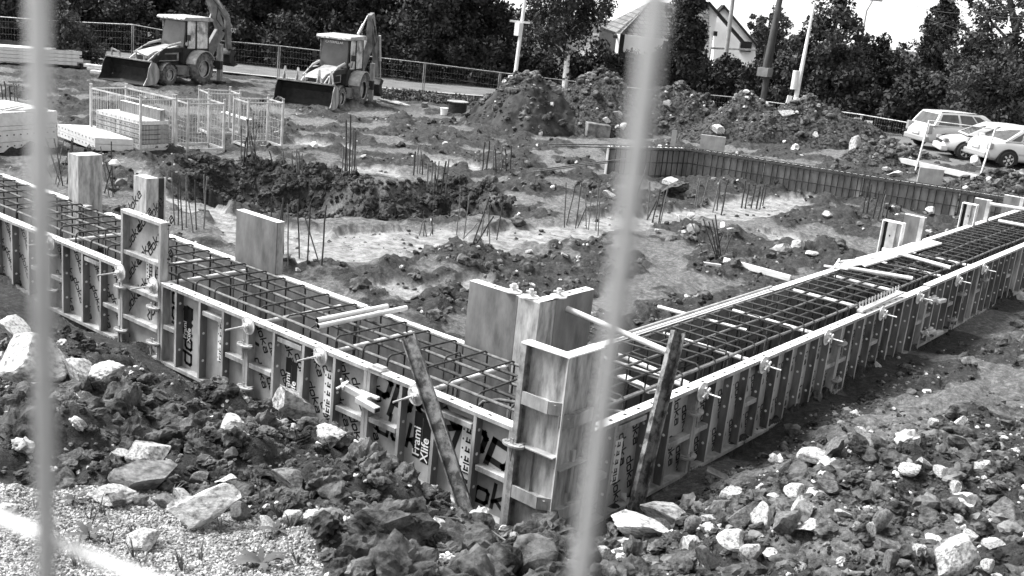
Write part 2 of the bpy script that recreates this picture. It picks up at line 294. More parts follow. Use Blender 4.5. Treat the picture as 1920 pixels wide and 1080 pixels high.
def soil_mat():
    m = bpy.data.materials.new('site_soil'); m.use_nodes = True; n = m.node_tree; b = n.nodes['Principled BSDF']; b.inputs['Roughness'].default_value = .9; b.inputs['Specular IOR Level'].default_value = .25
    L = n.links.new; tc = n.nodes.new('ShaderNodeTexCoord')
    def noise(s, d=8, r=.6):
        q = n.nodes.new('ShaderNodeTexNoise'); q.inputs['Scale'].default_value = s; q.inputs['Detail'].default_value = d; q.inputs['Roughness'].default_value = r; L(tc.outputs['Object'], q.inputs['Vector']); return q
    def ramp(src, *st):
        c = n.nodes.new('ShaderNodeValToRGB'); e = c.color_ramp.elements; e[0].position, e[1].position = st[0][0], st[-1][0]
        e[0].color = (st[0][1],)*3+(1,); e[1].color = (st[-1][1],)*3+(1,)
        for p, v in st[1:-1]: q = e.new(p); q.color = (v, v, v, 1)
        L(src, c.inputs[0]); return c
    def mix(f, a, bb):
        q = n.nodes.new('ShaderNodeMix'); q.data_type = 'RGBA'; L(f, q.inputs[0]); L(a, q.inputs[6]); L(bb, q.inputs[7]); return q.outputs[2]
    def att(nm): a = n.nodes.new('ShaderNodeAttribute'); a.attribute_name = nm; return a.outputs['Fac']
    cn = n.nodes.new('ShaderNodeMath'); cn.operation = 'MULTIPLY_ADD'; L(noise(2.5, 10, .75).outputs[0], cn.inputs[0]); cn.inputs[1].default_value = 1.2; L(att('churn'), cn.inputs[2]); big = ramp(cn.outputs[0], (.45, 1.9), (.85, 1.35), (1.35, .55), (1.7, .38)); fine = ramp(noise(11, 14, .8).outputs[0], (.34, .03), (.5, .075), (.68, .19))
    mul = n.nodes.new('ShaderNodeMix'); mul.data_type = 'RGBA'; mul.blend_type = 'MULTIPLY'; mul.inputs[0].default_value = 1; L(big.outputs[0], mul.inputs[6]); L(fine.outputs[0], mul.inputs[7])
    pale = ramp(noise(4.5, 14, .82).outputs[0], (.36, .07), (.46, .22), (.60, .42))
    vo = n.nodes.new('ShaderNodeTexVoronoi'); vo.inputs['Scale'].default_value = 48; L(tc.outputs['Object'], vo.inputs['Vector'])
    sp = n.nodes.new('ShaderNodeSeparateColor'); L(vo.outputs['Color'], sp.inputs[0]); gr = ramp(sp.outputs[0], (.15, .10), (.95, .62))
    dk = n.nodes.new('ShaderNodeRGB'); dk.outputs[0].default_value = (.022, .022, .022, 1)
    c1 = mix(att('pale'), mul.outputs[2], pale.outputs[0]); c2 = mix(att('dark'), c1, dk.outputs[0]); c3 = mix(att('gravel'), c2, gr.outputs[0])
    L(c3, b.inputs['Base Color'])
    bp = n.nodes.new('ShaderNodeBump'); bp.inputs['Distance'].default_value = .05; bp.inputs['Strength'].default_value = 1.0; L(noise(16, 12, .8).outputs[0], bp.inputs['Height'])
    bp2 = n.nodes.new('ShaderNodeBump'); bp2.inputs['Distance'].default_value = .012; bp2.inputs['Strength'].default_value = .8; L(vo.outputs['Distance'], bp2.inputs['Height']); bp2.invert = True
    L(bp.outputs[0], bp2.inputs['Normal']); L(bp2.outputs[0], b.inputs['Normal'])
    mr = n.nodes.new('ShaderNodeMath'); mr.operation = 'MULTIPLY'; L(att('wet'), mr.inputs[0]); mr.inputs[1].default_value = -.75
    ma = n.nodes.new('ShaderNodeMath'); ma.operation = 'ADD'; L(mr.outputs[0], ma.inputs[0]); ma.inputs[1].default_value = .9; L(ma.outputs[0], b.inputs['Roughness'])
    return m
def make_ground():
    az = np.concatenate([YAW+np.radians(np.linspace(-180, -33, 60, endpoint=False)), YAW+np.radians(np.linspace(-33, 33, 860)), YAW+np.radians(np.linspace(33, 180, 60)[1:-1])])
    rr = np.concatenate([[.01, .4, .8, 1.2, 1.7, 2.2, 2.7, 3.1], np.exp(np.arange(math.log(3.5), math.log(62), .0038)), np.geomspace(63, 600, 40)])
    A, Q = np.meshgrid(az, rr, indexing='ij'); X = CAM[0]+Q*np.cos(A); Y = CAM[1]+Q*np.sin(A); sh = X.shape
    x = X.ravel(); y = Y.ravel(); z = ground_h(x, y); g, p = zones(x, y)
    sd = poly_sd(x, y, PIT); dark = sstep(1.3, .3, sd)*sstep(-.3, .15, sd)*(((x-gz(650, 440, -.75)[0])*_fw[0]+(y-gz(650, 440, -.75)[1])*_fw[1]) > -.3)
    dark = np.maximum(dark*(1-p)*.8, np.where(trench(x, y), .6, 0)); wet = sstep(.1, -.1, poly_sd(x, y, PUD)); p = p*np.where((((x-gz(650, 440, -.75)[0])*_fw[0]+(y-gz(650, 440, -.75)[1])*_fw[1]) > -.2) & (sd > .05) & (sd < 1.5), .12, 1)  # trench floor: shade between the shutters painted in as darker soil
    na, nr = sh; i = np.arange(na)[:, None]; j = np.arange(nr-1)[None]; i2 = (i+1) % na
    F = np.stack([i*nr+j, i*nr+j+1, i2*nr+j+1, i2*nr+j], -1).reshape(-1, 4)
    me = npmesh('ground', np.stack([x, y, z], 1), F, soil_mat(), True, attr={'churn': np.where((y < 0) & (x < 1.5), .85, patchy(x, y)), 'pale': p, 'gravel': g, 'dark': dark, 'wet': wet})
    me.polygons.foreach_set('use_smooth', np.ones(len(F), bool))
    tag(link('ground', me), kind='structure')
make_ground()

# ------------------------------------------------------------------ rocks, clods, pebbles
def ico(sub):
    t = (1+5**.5)/2; V = [(-1, t, 0), (1, t, 0), (-1, -t, 0), (1, -t, 0), (0, -1, t), (0, 1, t), (0, -1, -t), (0, 1, -t), (t, 0, -1), (t, 0, 1), (-t, 0, -1), (-t, 0, 1)]
    F = [(0, 11, 5), (0, 5, 1), (0, 1, 7), (0, 7, 10), (0, 10, 11), (1, 5, 9), (5, 11, 4), (11, 10, 2), (10, 7, 6), (7, 1, 8), (3, 9, 4), (3, 4, 2), (3, 2, 6), (3, 6, 8), (3, 8, 9), (4, 9, 5), (2, 4, 11), (6, 2, 10), (8, 6, 7), (9, 8, 1)]
    V = [np.array(v)/np.linalg.norm(v) for v in V]
    for _ in range(sub):
        c = {}; F2 = []
        def mid(a, b):
            k = (min(a, b), max(a, b))
            if k not in c: m = V[a]+V[b]; V.append(m/np.linalg.norm(m)); c[k] = len(V)-1
            return c[k]
        for a, b, d in F: ab, bd, da = mid(a, b), mid(b, d), mid(d, a); F2 += [(a, ab, da), (b, bd, ab), (d, da, bd), (ab, bd, da)]
        F = F2
    return np.array(V), np.array(F)
ICO = [ico(k) for k in range(4)]
def rock_shape(sub, angular, rg):
    V, F = ICO[sub]; V = V.copy()
    if angular:
        V = V*np.array([1, rg.uniform(.6, .9), rg.uniform(.55, .9)])
        for _ in range(9):
            nrm = rg.normal(size=3); nrm /= np.linalg.norm(nrm); dd = rg.uniform(.22, .62); q = V@nrm-dd; V -= np.maximum(q, 0)[:, None]*nrm
        V *= (1+.02*np.sin(V@rg.normal(size=3)*11)+.02*np.sin(V@rg.normal(size=3)*23))[:, None]
    else:
        a = 0
        for f, w in ((2.5, .17), (5, .11), (10, .08), (19, .05)):
            for _ in range(2): a = a+w*np.sin(V@(rg.normal(size=3)*f)+rg.uniform(0, 6))
        V = V*(1+a)[:, None]
    V *= np.array([1, rg.uniform(.65, .95), rg.uniform(.5, .8)]); return V, F
def rotm(rg, tilt=1.0):
    a, b, c = rg.uniform(0, 2*math.pi), rg.normal()*.35*tilt, rg.normal()*.35*tilt
    return np.array(Matrix.Rotation(a, 3, 'Z')@Matrix.Rotation(b, 3, 'X')@Matrix.Rotation(c, 3, 'Y'))
def scatter(name, pts, sizes, shapes, mats, rg, label=None, sink=.25, tilt=1.0, pick=None):
    VV = []; FF = []; MI = []; o = 0
    for k, (p, s) in enumerate(zip(pts, sizes)):
        V, F = shapes[rg.integers(len(shapes))]; q = (V@rotm(rg, tilt).T)*s; q = q+np.array([p[0], p[1], p[2]+s*(.5-sink)])
        VV.append(q); FF.append(F+o); MI.append(np.full(len(F), 0 if pick is None else pick[k])); o += len(V)
    me = npmesh(name, np.concatenate(VV), np.concatenate(FF), mats, False, np.concatenate(MI)); return tag(link(name, me), kind='stuff', label=label)
rg = np.random.default_rng(5)
CLODS = [rock_shape(2, False, rg) for _ in range(10)]; CLODB = [rock_shape(3, False, rg) for _ in range(6)]
ANG = [rock_shape(1, True, rg) for _ in range(8)]; PEB = [rock_shape(0, False, rg) for _ in range(6)]
def field(n, r0, r1, a0, a1, ok):
    r = np.exp(rg.uniform(math.log(r0), math.log(r1), n)); a = YAW+np.radians(rg.uniform(a0, a1, n)); x = CAM[0]+r*np.cos(a); y = CAM[1]+r*np.sin(a)
    g, p = zones(x, y); k = ok(x, y, g, p); x, y = x[k], y[k]; return np.stack([x, y, ground_h(x, y)], 1)
outside = lambda x, y: ((y < -.12) | (x > .12))
P = field(16000, 4.3, 15, -31, 31, lambda x, y, g, p: ((y < -.3) | (x > .3)) & (g < .2) & ~((x > .6) & (y > 2.2) & (rg.random(len(x)) < .35)))
S = np.minimum(.012+rg.pareto(1.9, len(P))*.013, .10)
scatter('soil_clods', P, S, CLODS, [M_SOIL, M_STONEG, M_STONE], rg, 'dark crumbled soil and stone bits over the near bank', pick=rg.choice([0, 0, 0, 0, 0, 0, 0, 0, 1, 2], len(P)))
P = field(520, 4.6, 10.5, -31, 31, lambda x, y, g, p: outside(x, y) & (g < .1) & (x < 2.4) & (((y < -.8) & (x < .5)) | ((x > .7) & (y < 2.5))))
S = .05+rg.random(len(P))**2*.17; scatter('large_soil_clods', P, S, CLODB, [M_SOIL], rg, 'big dark earth lumps of the near bank', sink=.45)
P = field(9000, 15, 46, -30, 30, lambda x, y, g, p: (~outside(x, y)) & (~trench(x, y)) & (p < .35) & (patchy(x, y)+.25*rg.random(len(x)) > .6))
S = np.minimum(.03+rg.pareto(2.3, len(P))*.03, .2); scatter('churned_mud_lumps', P, S, [rock_shape(1, False, rg) for _ in range(8)], [M_SOIL, M_STONEG, M_STONE], rg, 'lumps of churned mud across the building plot', sink=.4, pick=rg.choice([0]*14+[1, 2], len(P)))
_pp = field(52000, 4.2, 9.5, 2, 31, lambda x, y, g, p: g > .35)
scatter('gravel', _pp, rg.uniform(.004, .0135, len(_pp)), PEB, [M_PEB, M_STONE, M_STONEG], rg, 'pale crushed gravel by the fence', tilt=3, sink=.3, pick=rg.choice([0, 0, 1, 2], len(_pp)))

P = field(900, 4.6, 11, -31, 31, lambda x, y, g, p: outside(x, y) & (g < .3) & (((x > .6) & (x < 3.6)) | (rg.random(len(x)) < .3)))
scatter('rubble_bits', P, np.minimum(.02+rg.pareto(2.2, len(P))*.022, .09), [rock_shape(2, True, rg) for _ in range(12)], [M_STONE, M_STONEG], rg, 'angular broken stone bits strewn over the near bank', sink=.25, tilt=2.5, pick=rg.choice([0, 1, 1, 1], len(P)))

P = field(16000, 8.5, 30, -31, 6, lambda x, y, g, p: (x > .25) & (y > .3) & (patchy(x, y)+.5*rg.random(len(x)) > .55))
scatter('slope_crumbs', P, np.minimum(.014+rg.pareto(2.1, len(P))*.016, .12), [rock_shape(1, False, rg) for _ in range(8)]+CLODS[:3], [M_SOIL, M_STONEG, M_STONE], rg, 'crumbled earth and pebbles on the slope right of the shutter', sink=.35, pick=rg.choice([0]*18+[1, 1, 2], len(P)))

_a = rg.uniform(0, 1, (60000, 2)); _x = min(q[0] for q in PIT)-2+_a[:, 0]*(max(q[0] for q in PIT)-min(q[0] for q in PIT)+4); _y = min(q[1] for q in PIT)-2+_a[:, 1]*(max(q[1] for q in PIT)-min(q[1] for q in PIT)+4)
_s = poly_sd(_x, _y, PIT); _g = gz(650, 440, -.75); _k = (_s > -.05) & (_s < 1.25) & (((_x-_g[0])*_fw[0]+(_y-_g[1])*_fw[1]) > -.3); _x, _y = _x[_k][:2400], _y[_k][:2400]
P = np.stack([_x, _y, ground_h(_x, _y)], 1); M_BANK = mat('dark_bank_soil', .015, .10, .95, 0, 4, bump=.04, bscale=18, spec=.1)  # bank clods in a darker soil than the rest
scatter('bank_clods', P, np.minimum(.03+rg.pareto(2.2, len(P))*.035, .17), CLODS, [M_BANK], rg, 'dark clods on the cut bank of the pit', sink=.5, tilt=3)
P = field(2600, 15, 40, -30, 30, lambda x, y, g, p: (~outside(x, y)) & (~trench(x, y)) & (p > .2))
scatter('strip_crumbs', P, .012+rg.random(len(P))**3*.06, [rock_shape(1, False, rg) for _ in range(5)], [M_SOIL, M_STONEG], rg, 'mud crumbs trodden on to the pale strips', sink=.45, pick=rg.choice([0, 0, 1], len(P)))

# ------------------------------------------------------------------ lettering
GL = {'d': [[(.6, 0), (.1, 0), (0, .1), (0, .45), (.1, .55), (.6, .55)], [(.6, 0), (.6, .95)]], 'o': [[(.1, 0), (.5, 0), (.6, .1), (.6, .45), (.5, .55), (.1, .55), (0, .45), (0, .1), (.1, 0)]],
      'k': [[(0, 0), (0, .95)], [(.0, .24), (.52, .58)], [(.16, .32), (.6, 0)]], 'a': [[(.05, .55), (.5, .55), (.6, .45), (.6, 0), (.1, 0), (0, .08), (0, .24), (.1, .32), (.6, .32)]]}
def glyphs(mb, word, o, ex, ey, size, y, t=.13, slant=.12):
    ex = np.array(ex)*size; ey = np.array(ey)*size; o = np.array(o)
    for i, c in enumerate(word):
        for st in GL[c]:
            q = [o+ex*(i*.86+p[0]+slant*p[1])+ey*p[1] for p in st]
            for a, b in zip(q[:-1], q[1:]):
                dd = (b-a)/np.linalg.norm(b-a)*size*t*.45; mb.obox((a[0]-dd[0], y, a[1]-dd[1]), (b[0]+dd[0], y, b[1]+dd[1]), .0016, size*t, 0, up=(dd[1]*9, 0, -dd[0]*9))
def font_mesh(name, body, size, m, parent, loc, rot, ext=.0008, bold=.012):
    c = bpy.data.curves.new(name, 'FONT'); c.body = body; c.size = size; c.extrude = ext; c.offset = bold*size
    t = bpy.data.objects.new(name+'_tmp', c); COL.objects.link(t); bpy.context.view_layer.update()
    me = bpy.data.meshes.new_from_object(t); bpy.data.objects.remove(t); me.materials.clear(); me.materials.append(m); me.name = name
    return link(name, me, parent, loc, rot)
def name_sticker(p, u, z, w=.20, h=.50, y=.104, name=True):     # black label, lettering reads upwards
    s = MB(); s.box((u, y, z), (u+w*.48, y+.004, z+h)); s.box((u+w*.52, y, z-.05*h), (u+w, y+.004, z+h*.95)); o = s.build('name_sticker', M_INK, p)
    if name:
        font_mesh('lettering', 'Frami', w*.62, M_STICK, o, (u+w*.42, y-.002, z+.02), (R(90), R(-90), 0)); font_mesh('lettering', 'Xlife', w*.62, M_STICK, o, (u+w*.94, y-.002, z-.03*h), (R(90), R(-90), 0))
def info_sticker(p, u, z, w=.15, h=.50, y=.104):
    o = MB().box((u, y, z), (u+w, y+.004, z+h)).build('notice_sticker', M_STICK, p); s = MB(); q = random.Random(int(u*100))
    for k in range(5):
        s = MB(); zz = z+h*(.9-.2*k); s.box((u+.1*w, y-.002, zz-.012), (u+.2*w, y-.001, zz+.008)); s.box((u+.35*w, y-.002, zz-.03), (u+.75*w, y-.001, zz-.01))
        s.box((u+.4*w, y-.002, zz-.008), (u+.5*w, y-.001, zz+.03)); s.box((u+.62*w, y-.002, zz-.008), (u+.72*w, y-.001, zz+.02))
        if k > 2: s.box((u+.3*w, y-.002, zz-.06), (u+.8*w, y-.001, zz-.045))
        s.build('pictogram', M_INK, o)

# ------------------------------------------------------------------ formwork panels. local: X along, -Y outward (ribs), sheet at y=.11
def panel(loc, rz, L, H, ribs, cross, label, group, cat='formwork panel', marks=None, far=False, name='formwork_panel', zbars=(), sheet=M_SHEET, bolts=True):
    p = empty(name, loc, rz, label, cat, group); t = .05; d = .13; m = MB()
    m.box((0, 0, H-.045), (L, d-.012, H-.004)); m.box((.001, .001, H-.0038), (L-.001, d-.001, H), 2); m.box((0, 0, 0), (L, d-.012, .045))
    m.box((.002, .002, .045), (t, d-.014, H-.045)); m.box((L-t, .002, .045), (L-.002, d-.014, H-.045))
    if not far:
        k = 0; u = .15
        while u < L-.1:
            m.box((u-.022, .042, H+.001), (u+.022, .078, H+.003), 1); u += .26
        for u in (.012, L-.012):
            for z in np.arange(.2, H-.1, .3): m.box((u-.016, -.002, z-.02), (u+.016, .002, z+.02), 1) if False else None
    m.build('frame', [M_FRAME, M_DARK, M_TOP], p, bevel=.002)
    MB().box((t*.5, .108, .02), (L-t*.5, .121, H-.02)).box((0.004, .121, .004), (L-.004, d, H-.006), 1).build('plywood_sheet', [sheet, M_FACE], p)
    for u in ribs:
        m = MB().box((u-.019, .006, .045), (u+.019, .1075, H-.045)).box((u-.02, .001, .0452), (u+.02, .0058, H-.0452), 1)
        if bolts:
            for z in (.28, .62*H/1.1+.02, H-.2): m.disc((u+.019, .055, z), (1, 0, 0), .018, .005, 6, 2); m.disc((u-.019, .055, z), (-1, 0, 0), .018, .005, 6, 2)
        m.build('rib', [M_RIB, M_FRAME, M_TOP], p)
    for a, b, z in cross: MB().box((a, .012, z-.03), (b, .107, z+.03)).build('cross_bar', M_FRAME, p, bevel=.004)
    for z in zbars: MB().box((t, .01, z-.028), (L-t, .107, z+.028)).build('cross_bar', M_FRAME, p, bevel=.004)
    if marks: marks(p, L, H)
    return p
def small_prints(seed, ang=-60, size=.115, step=(.34, .36)):
    def f(p, L, H):
        q = random.Random(seed); a = R(ang); ex = (math.cos(a), math.sin(a)); ey = (-math.sin(a), math.cos(a)); u = .05; r = 0
        while u < L-.05:
            z = H-.06-(.2 if r % 2 else .02)
            while z > .35:
                s = MB(); glyphs(s, 'doka', (u, z), ex, ey, size, .1065, .15); s.build('printed_word', M_INK, p); z -= step[1]*1.25
            u += step[0]*.72; r += 1
    return f
GW = 'metal framed formwork panels of the outer shutter'
def word(p, *a): s = MB(); glyphs(s, *a); return s.build('printed_word', M_INK, p)
def marks1(p, L, H):
    word(p, 'doka', (L-.06, .80), (-.985, .17), (-.17, -.985), .40, .1065, .17); word(p, 'do', (.62, .96), (-.985, .17), (-.17, -.985), .40, .1065, .17)
    word(p, 'doka', (L-.72, .12), (1, -.0), (0, 1), .27, .1065, .16); word(p, 'doka', (.10, .38), (1, -.04), (.04, 1), .27, .1065, .16)
    name_sticker(p, .66, .28, .24, .52); info_sticker(p, 1.33, .36, .17, .52)
def marks3(p, L, H):
    word(p, 'doka', (L-.12, .95), (0, -1), (1, 0), .24, .1065, .16); word(p, 'doka', (.55, .10), (0, 1), (-1, 0), .24, .1065, .16); word(p, 'dok', (.12, 1.0), (0, -1), (1, 0), .24, .1065, .16)
    name_sticker(p, .22+.15, .42, .17, .46); info_sticker(p, .97+.13, .34, .12, .52)
def marks2(p, L, H):
    small_prints(2)(p, L, H); name_sticker(p, .52+.12, .30, .20, .48); info_sticker(p, 1.04+.28, .30, .15, .52)
panel((-2.62, 0, 0), 0, 2.06, 1.11, [.52, 1.02, 1.57], [(.05, .47, .52), (1.62, 2.01, .52), (1.07, 1.52, .93)], 'panel with large black upside down lettering next to the outer corner', GW, marks=marks1)
panel((-4.73, 0, 0), 0, 2.11, 1.11, [.52, 1.05, 1.58], [(.05, .47, .52), (1.63, 2.06, .48), (.57, 1.0, 1.0)], 'panel with small slanted lettering and black name sticker behind the round white rock', GW, marks=marks2)
panel((-6.52, 0, 0), 0, 1.79, 1.11, [.34, .85, 1.33], [(1.38, 1.74, .52), (.89, 1.29, .93), (.02, .3, .52)], 'panel right of the tall raised one with a narrow white notice sticker', GW, marks=marks3)
panel((-7.46, -.002, 0), 0, .93, 1.90, [], [], 'tall light panel that rises above the row with upright end frame', GW, marks=lambda p, L, H: (small_prints(5, 50, .13)(p, L, H), info_sticker(p, .45, 1.05, .2, .26)), zbars=(.42, .85, 1.33))
panel((-9.39, 0, 0), 0, 1.92, 1.11, [.42, .95, 1.42], [(.05, .37, .52), (1.47, 1.87, .45), (.99, 1.37, 1.0)], 'ribbed panel between the blurred wire and the tall raised panel', GW, marks=small_prints(6))
panel((-11.4, 0, 0), 0, 2.0, 1.11, [.42, .95, 1.45], [(.05, .37, .52), (1.5, 1.95, .52)], 'leftmost ribbed panel of the outer shutter', GW, marks=small_prints(7))
panel((-13.4, 0, 0), 0, 1.99, 1.11, [.5, 1.0, 1.5], [], 'end panel of the outer shutter at the left edge', GW, far=True)
sp = small_prints(9, -75, .12, (.30, .40))
def marksr(p, L, H): sp(p, L, H); info_sticker(p, .62, .30, .16, .5); name_sticker(p, 1.25, .38, .14, .42)
panel((0, .55, 0), math.pi/2, 2.15, 1.11, [.45, 1.10, 1.57], [(.05, .40, .52), (.50, 1.05, 1.0), (1.62, 2.1, .50)], 'first panel right of the corner post with the leaning channel in front', GW, marks=marksr)
rb = [.41+.415*k for k in range(9)]
panel((0, 2.70, 0), math.pi/2, 4.15, 1.11, rb, [(.05, .36, .52), (1.29, 1.61, .55), (3.78, 4.10, .52)], 'long closely ribbed panel on the right between two stacked clamp pairs', GW, marks=small_prints(10, -75, .12, (.30, .40)))
panel((0, 6.85, 0), math.pi/2, 3.7, 1.11, [.4+.415*k for k in range(8)], [(.05, .35, .52), (1.27, 1.6, .55), (3.36, 3.65, .52)], 'second long ribbed panel on the right below the row of small spikes', GW, marks=small_prints(12, -75, .12, (.30, .40)))
panel((0, 10.55, .03), math.pi/2, 2.9, 1.11, [.4+.42*k for k in range(6)], [(.05, .35, .55), (1.3, 1.6, .55)], 'third ribbed panel on the right set slightly higher with pale sides', GW)
panel((0, 13.45, .03), math.pi/2, 3.0, 1.11, [.4+.43*k for k in range(6)], [(.05, .35, .55), (2.2, 2.5, .55)], 'fourth ribbed panel on the right reaching the picture edge', GW, far=True)
for k in range(3): panel((0, 16.45+3*k, .03), math.pi/2, 3.0, 1.11, [.5, 1.0, 1.5, 2.0, 2.5], [], 'outer shutter panel farthest along the right side', GW, far=True)
GI = 'formwork panels of the inner shutter'
def inner(loc, rz, L, H, label, stand=False): return panel(loc, rz, L, H, [] if stand else [L*.33, L*.66], [], label, GI, zbars=(H*.35, H*.7) if stand else (), far=not stand)
inner((-2.56, 1.63, 0), math.pi, 1.76, 1.10, 'inner panel just left of the raised inner corner')
inner((-4.33, 1.63, 0), math.pi, 1.72, 1.11, 'inner panel behind the two loose white pipes')
inner((-6.06, 1.63, .0), math.pi, .9, 1.86, 'tall grey inner panel standing up beside the rebar cage', True)
inner((-6.97, 1.63, 0), math.pi, 1.75, 1.11, 'inner panel between the tall grey panel and the steel column pair')
inner((-9.1, 1.63, 0), math.pi, 1.3, 1.11, 'short inner panel between the two stained steel columns')
inner((-10.95, 1.63, 0), math.pi, 3.0, 1.11, 'leftmost inner panel behind the rebar cage')
inner((-1.63, 5.1, 0), -math.pi/2, 2.52, 1.11, 'inner panel on the right nearest the raised corner')
inner((-1.63, 7.65, 0), -math.pi/2, 2.54, 1.11, 'inner panel on the right with the pipe along its top')
inner((-1.63, 11.7, 0), -math.pi/2, 4.0, 1.11, 'inner panel under the white board')
inner((-1.63, 15.1, 0), -math.pi/2, 3.38, 1.11, 'inner panel between the two pairs of cross panels')
inner((-1.63, 24.5, 0), -math.pi/2, 9.37, 1.11, 'inner panel farthest along the right side')
# cross panels standing at right angles to the right inner shutter
GX = 'short upright panels across the inner shutter'
def cross(x0, y, w, H, face, label):
    if face < 0:
        p = panel((x0+w, y+.13, .05), math.pi, w, H, [], [], label, GX, zbars=(.5, 1.2), sheet=M_FACE); MB().box((-.002, .131, .02), (.09, .139, H-.01)).build('edge_strip', M_GALV, p); return p
    t = empty('formwork_panel', (x0, y, .05), 0, label, 'formwork panel', GX)
    MB().box((0, 0, 0), (.018, .16, H)).box((w-.014, -.02, 0), (w, .16, H)).box((.0181, 0, H-.02), (w-.0141, .16, H-.001)).box((.0181, .02, .45), (.11, .15, .47)).build('frame', M_TOP, t)
    MB().box((.0182, .12, .01), (.12, .135, H-.021)).build('hollow_shade_plate', M_DARK, t)  # black plate standing in for the shade inside the hollow edge
    m = MB(); m.box((.12, .0, .01), (w-.12, .134, H-.0211)); m.box((w-.1199, .03, .01), (w-.0142, .133, H-.0212), 1)
    for z in (H-.3, H-.75, H-1.15): m.box((.18, -.004, z), (.205, -.001, z+.035), 2)
    m.build('side_plate', [M_GALV, M_FRAME, M_DARK], t)
cross(-1.86, 13.0, .41, 1.62, 1, 'upright panel with dark hollow edge standing behind the white board')
cross(-1.90, 14.35, .42, 1.60, -1, 'upright grey panel facing the camera right of the dark hollow edged one')
cross(-1.84, 18.0, .34, 1.55, 1, 'bright upright panel with black hollow edge further right')
cross(-1.88, 19.1, .38, 1.56, -1, 'dark upright panel from whose top a pipe runs right')
cross(-1.95, 22.0, .50, 1.40, -1, 'pale upright panel at the right edge behind the pipe')
# raised inner corner
a = inner((-1.81, 1.63, 0), math.pi, .74, 1.9, 'grey panel forming the left side of the raised inner corner', True)
a = inner((-1.63, 2.56, 0), -math.pi/2, .75, 1.9, 'grey panel forming the right side of the raised inner corner', True)
t = empty('inner_corner_post', (-1.5, 1.5, 0), 0, 'stained steel corner post between the two raised inner panels', 'corner post')
MB().box((-.308, 0, 0), (0, .012, 1.9)).box((-.012, .0121, 0), (0, .308, 1.9)).build('face_plate', M_CORNER, t)
MB().box((-.306, -.001, 1.885), (-.003, .13, 1.905)).box((-.13, .131, 1.886), (0, .306, 1.904)).build('top_flange', M_TOP, t)
MB().box((-.306, .013, 0), (-.26, .13, 1.884)).box((-.13, .26, 0), (-.013, .305, 1.884)).build('frame', M_FRAME, t)
# outer corner post
t = empty('outer_corner_post', (0, 0, 0), 0, 'tall stained steel outer corner post with bent flat bars', 'corner post')
MB().box((-.5, .085, 0), (-.085, .1, 1.985)).box((-.1, .1001, 0), (-.085, .5, 1.985)).box((-.1, .0849, 0), (-.0849, .1, 1.984)).build('corner_plate', M_CORNER, t)
m = MB(); m.prism([(-.1, .1), (-.085, .105), (.006, .004), (-.006, -.006)], (0, 0, 0), (1, 0, 0), (0, 1, 0), (0, 0, 1), 0, 1.98); m.build('corner_fin', M_GALV, t)
m = MB(); m.prism([(-.56, -.02), (0, 0), (.02, .56), (-.115, .56), (-.115, .115), (-.56, .115)], (0, 0, 0), (1, 0, 0), (0, 1, 0), (0, 0, 1), 1.985, 2.0); m.build('top_flange', M_TOP, t)
for ax in (0, 1):
    T = (lambda p: p) if ax == 0 else (lambda p: (-p[1], -p[0], p[2]))
    def bx(m, a, b, mi=0):
        if ax: a, b = T(a), T(b); a, b = tuple(map(min, a, b)), tuple(map(max, a, b))
        return m.box(a, b, mi)
    m = MB(); bx(m, (-.562, -.015, 0), (-.545, .118, 1.984)); bx(m, (-.5449, -.015, 0), (-.50, .0, 1.983)); bx(m, (-.5449, .1, 0), (-.4999, .117, 1.983)); m.build('side_channel', M_CLAMP, t)
    o = MB(); bx(o, (-.38, .05, .5), (-.33, .084, .95)); o.build('stiffener', M_FRAME, t)
    for z in ((1.45, .46) if ax == 0 else (1.32, .34)):
        m = MB(); pts = [T(q) for q in ((-.54, .0, z), (-.17, -.01, z), (-.04, .07, z))]; m.obox(pts[0], pts[1], .02, .13); m.obox(pts[1], pts[2], .019, .128); m.build('bent_bar', M_FRAME, t)
        m = MB(); bx(m, (-.5, .006, z+.03), (-.1, .0848, z+.037)); m.build('shelf', M_CORNER, t)
    m = MB(); z = .95 if ax == 0 else .82; bx(m, (-.5, -.005, z), (-.06, .0847, z+.012)); m.build('shelf', M_GALV, t)

# ------------------------------------------------------------------ ties, clamps
def tie(loc, rz, label, out=.34, length=1.44, tube=(.16, 1.46), r=.03, rod_pale=True, group='ties through the shutters with round plates'):
    t = empty('form_tie', loc, rz, label, 'form tie', group)
    MB().tube([(0, -out, 0), (0, length+.1, 0)], .011, 6).build('rod', M_GALV if rod_pale else M_REBARL, t)
    m = MB(); m.disc((0, .0, 0), (0, -1, 0), .115, .010, 20); m.disc((0, -.010, 0), (0, -1, 0), .085, .018, 20, 0, .05)
    m.build('round_plate', M_CAST, t)
    m = MB(); m.disc((0, -.02, 0), (0, -1, 0), .034, .06, 8)
    for k in range(4): a = k*math.pi/2+.5; m.obox((.02*math.cos(a), -.055, .02*math.sin(a)), (.085*math.cos(a), -.06, .085*math.sin(a)), .03, .022, 0, up=(0, 1, 0))
    m.build('wing_nut', M_CAST, t, bevel=.004)
    if tube: MB().tube([(0, tube[0], 0), (0, tube[1], 0)], r, 10).build('spacer_tube', M_PVC, t)
    return t
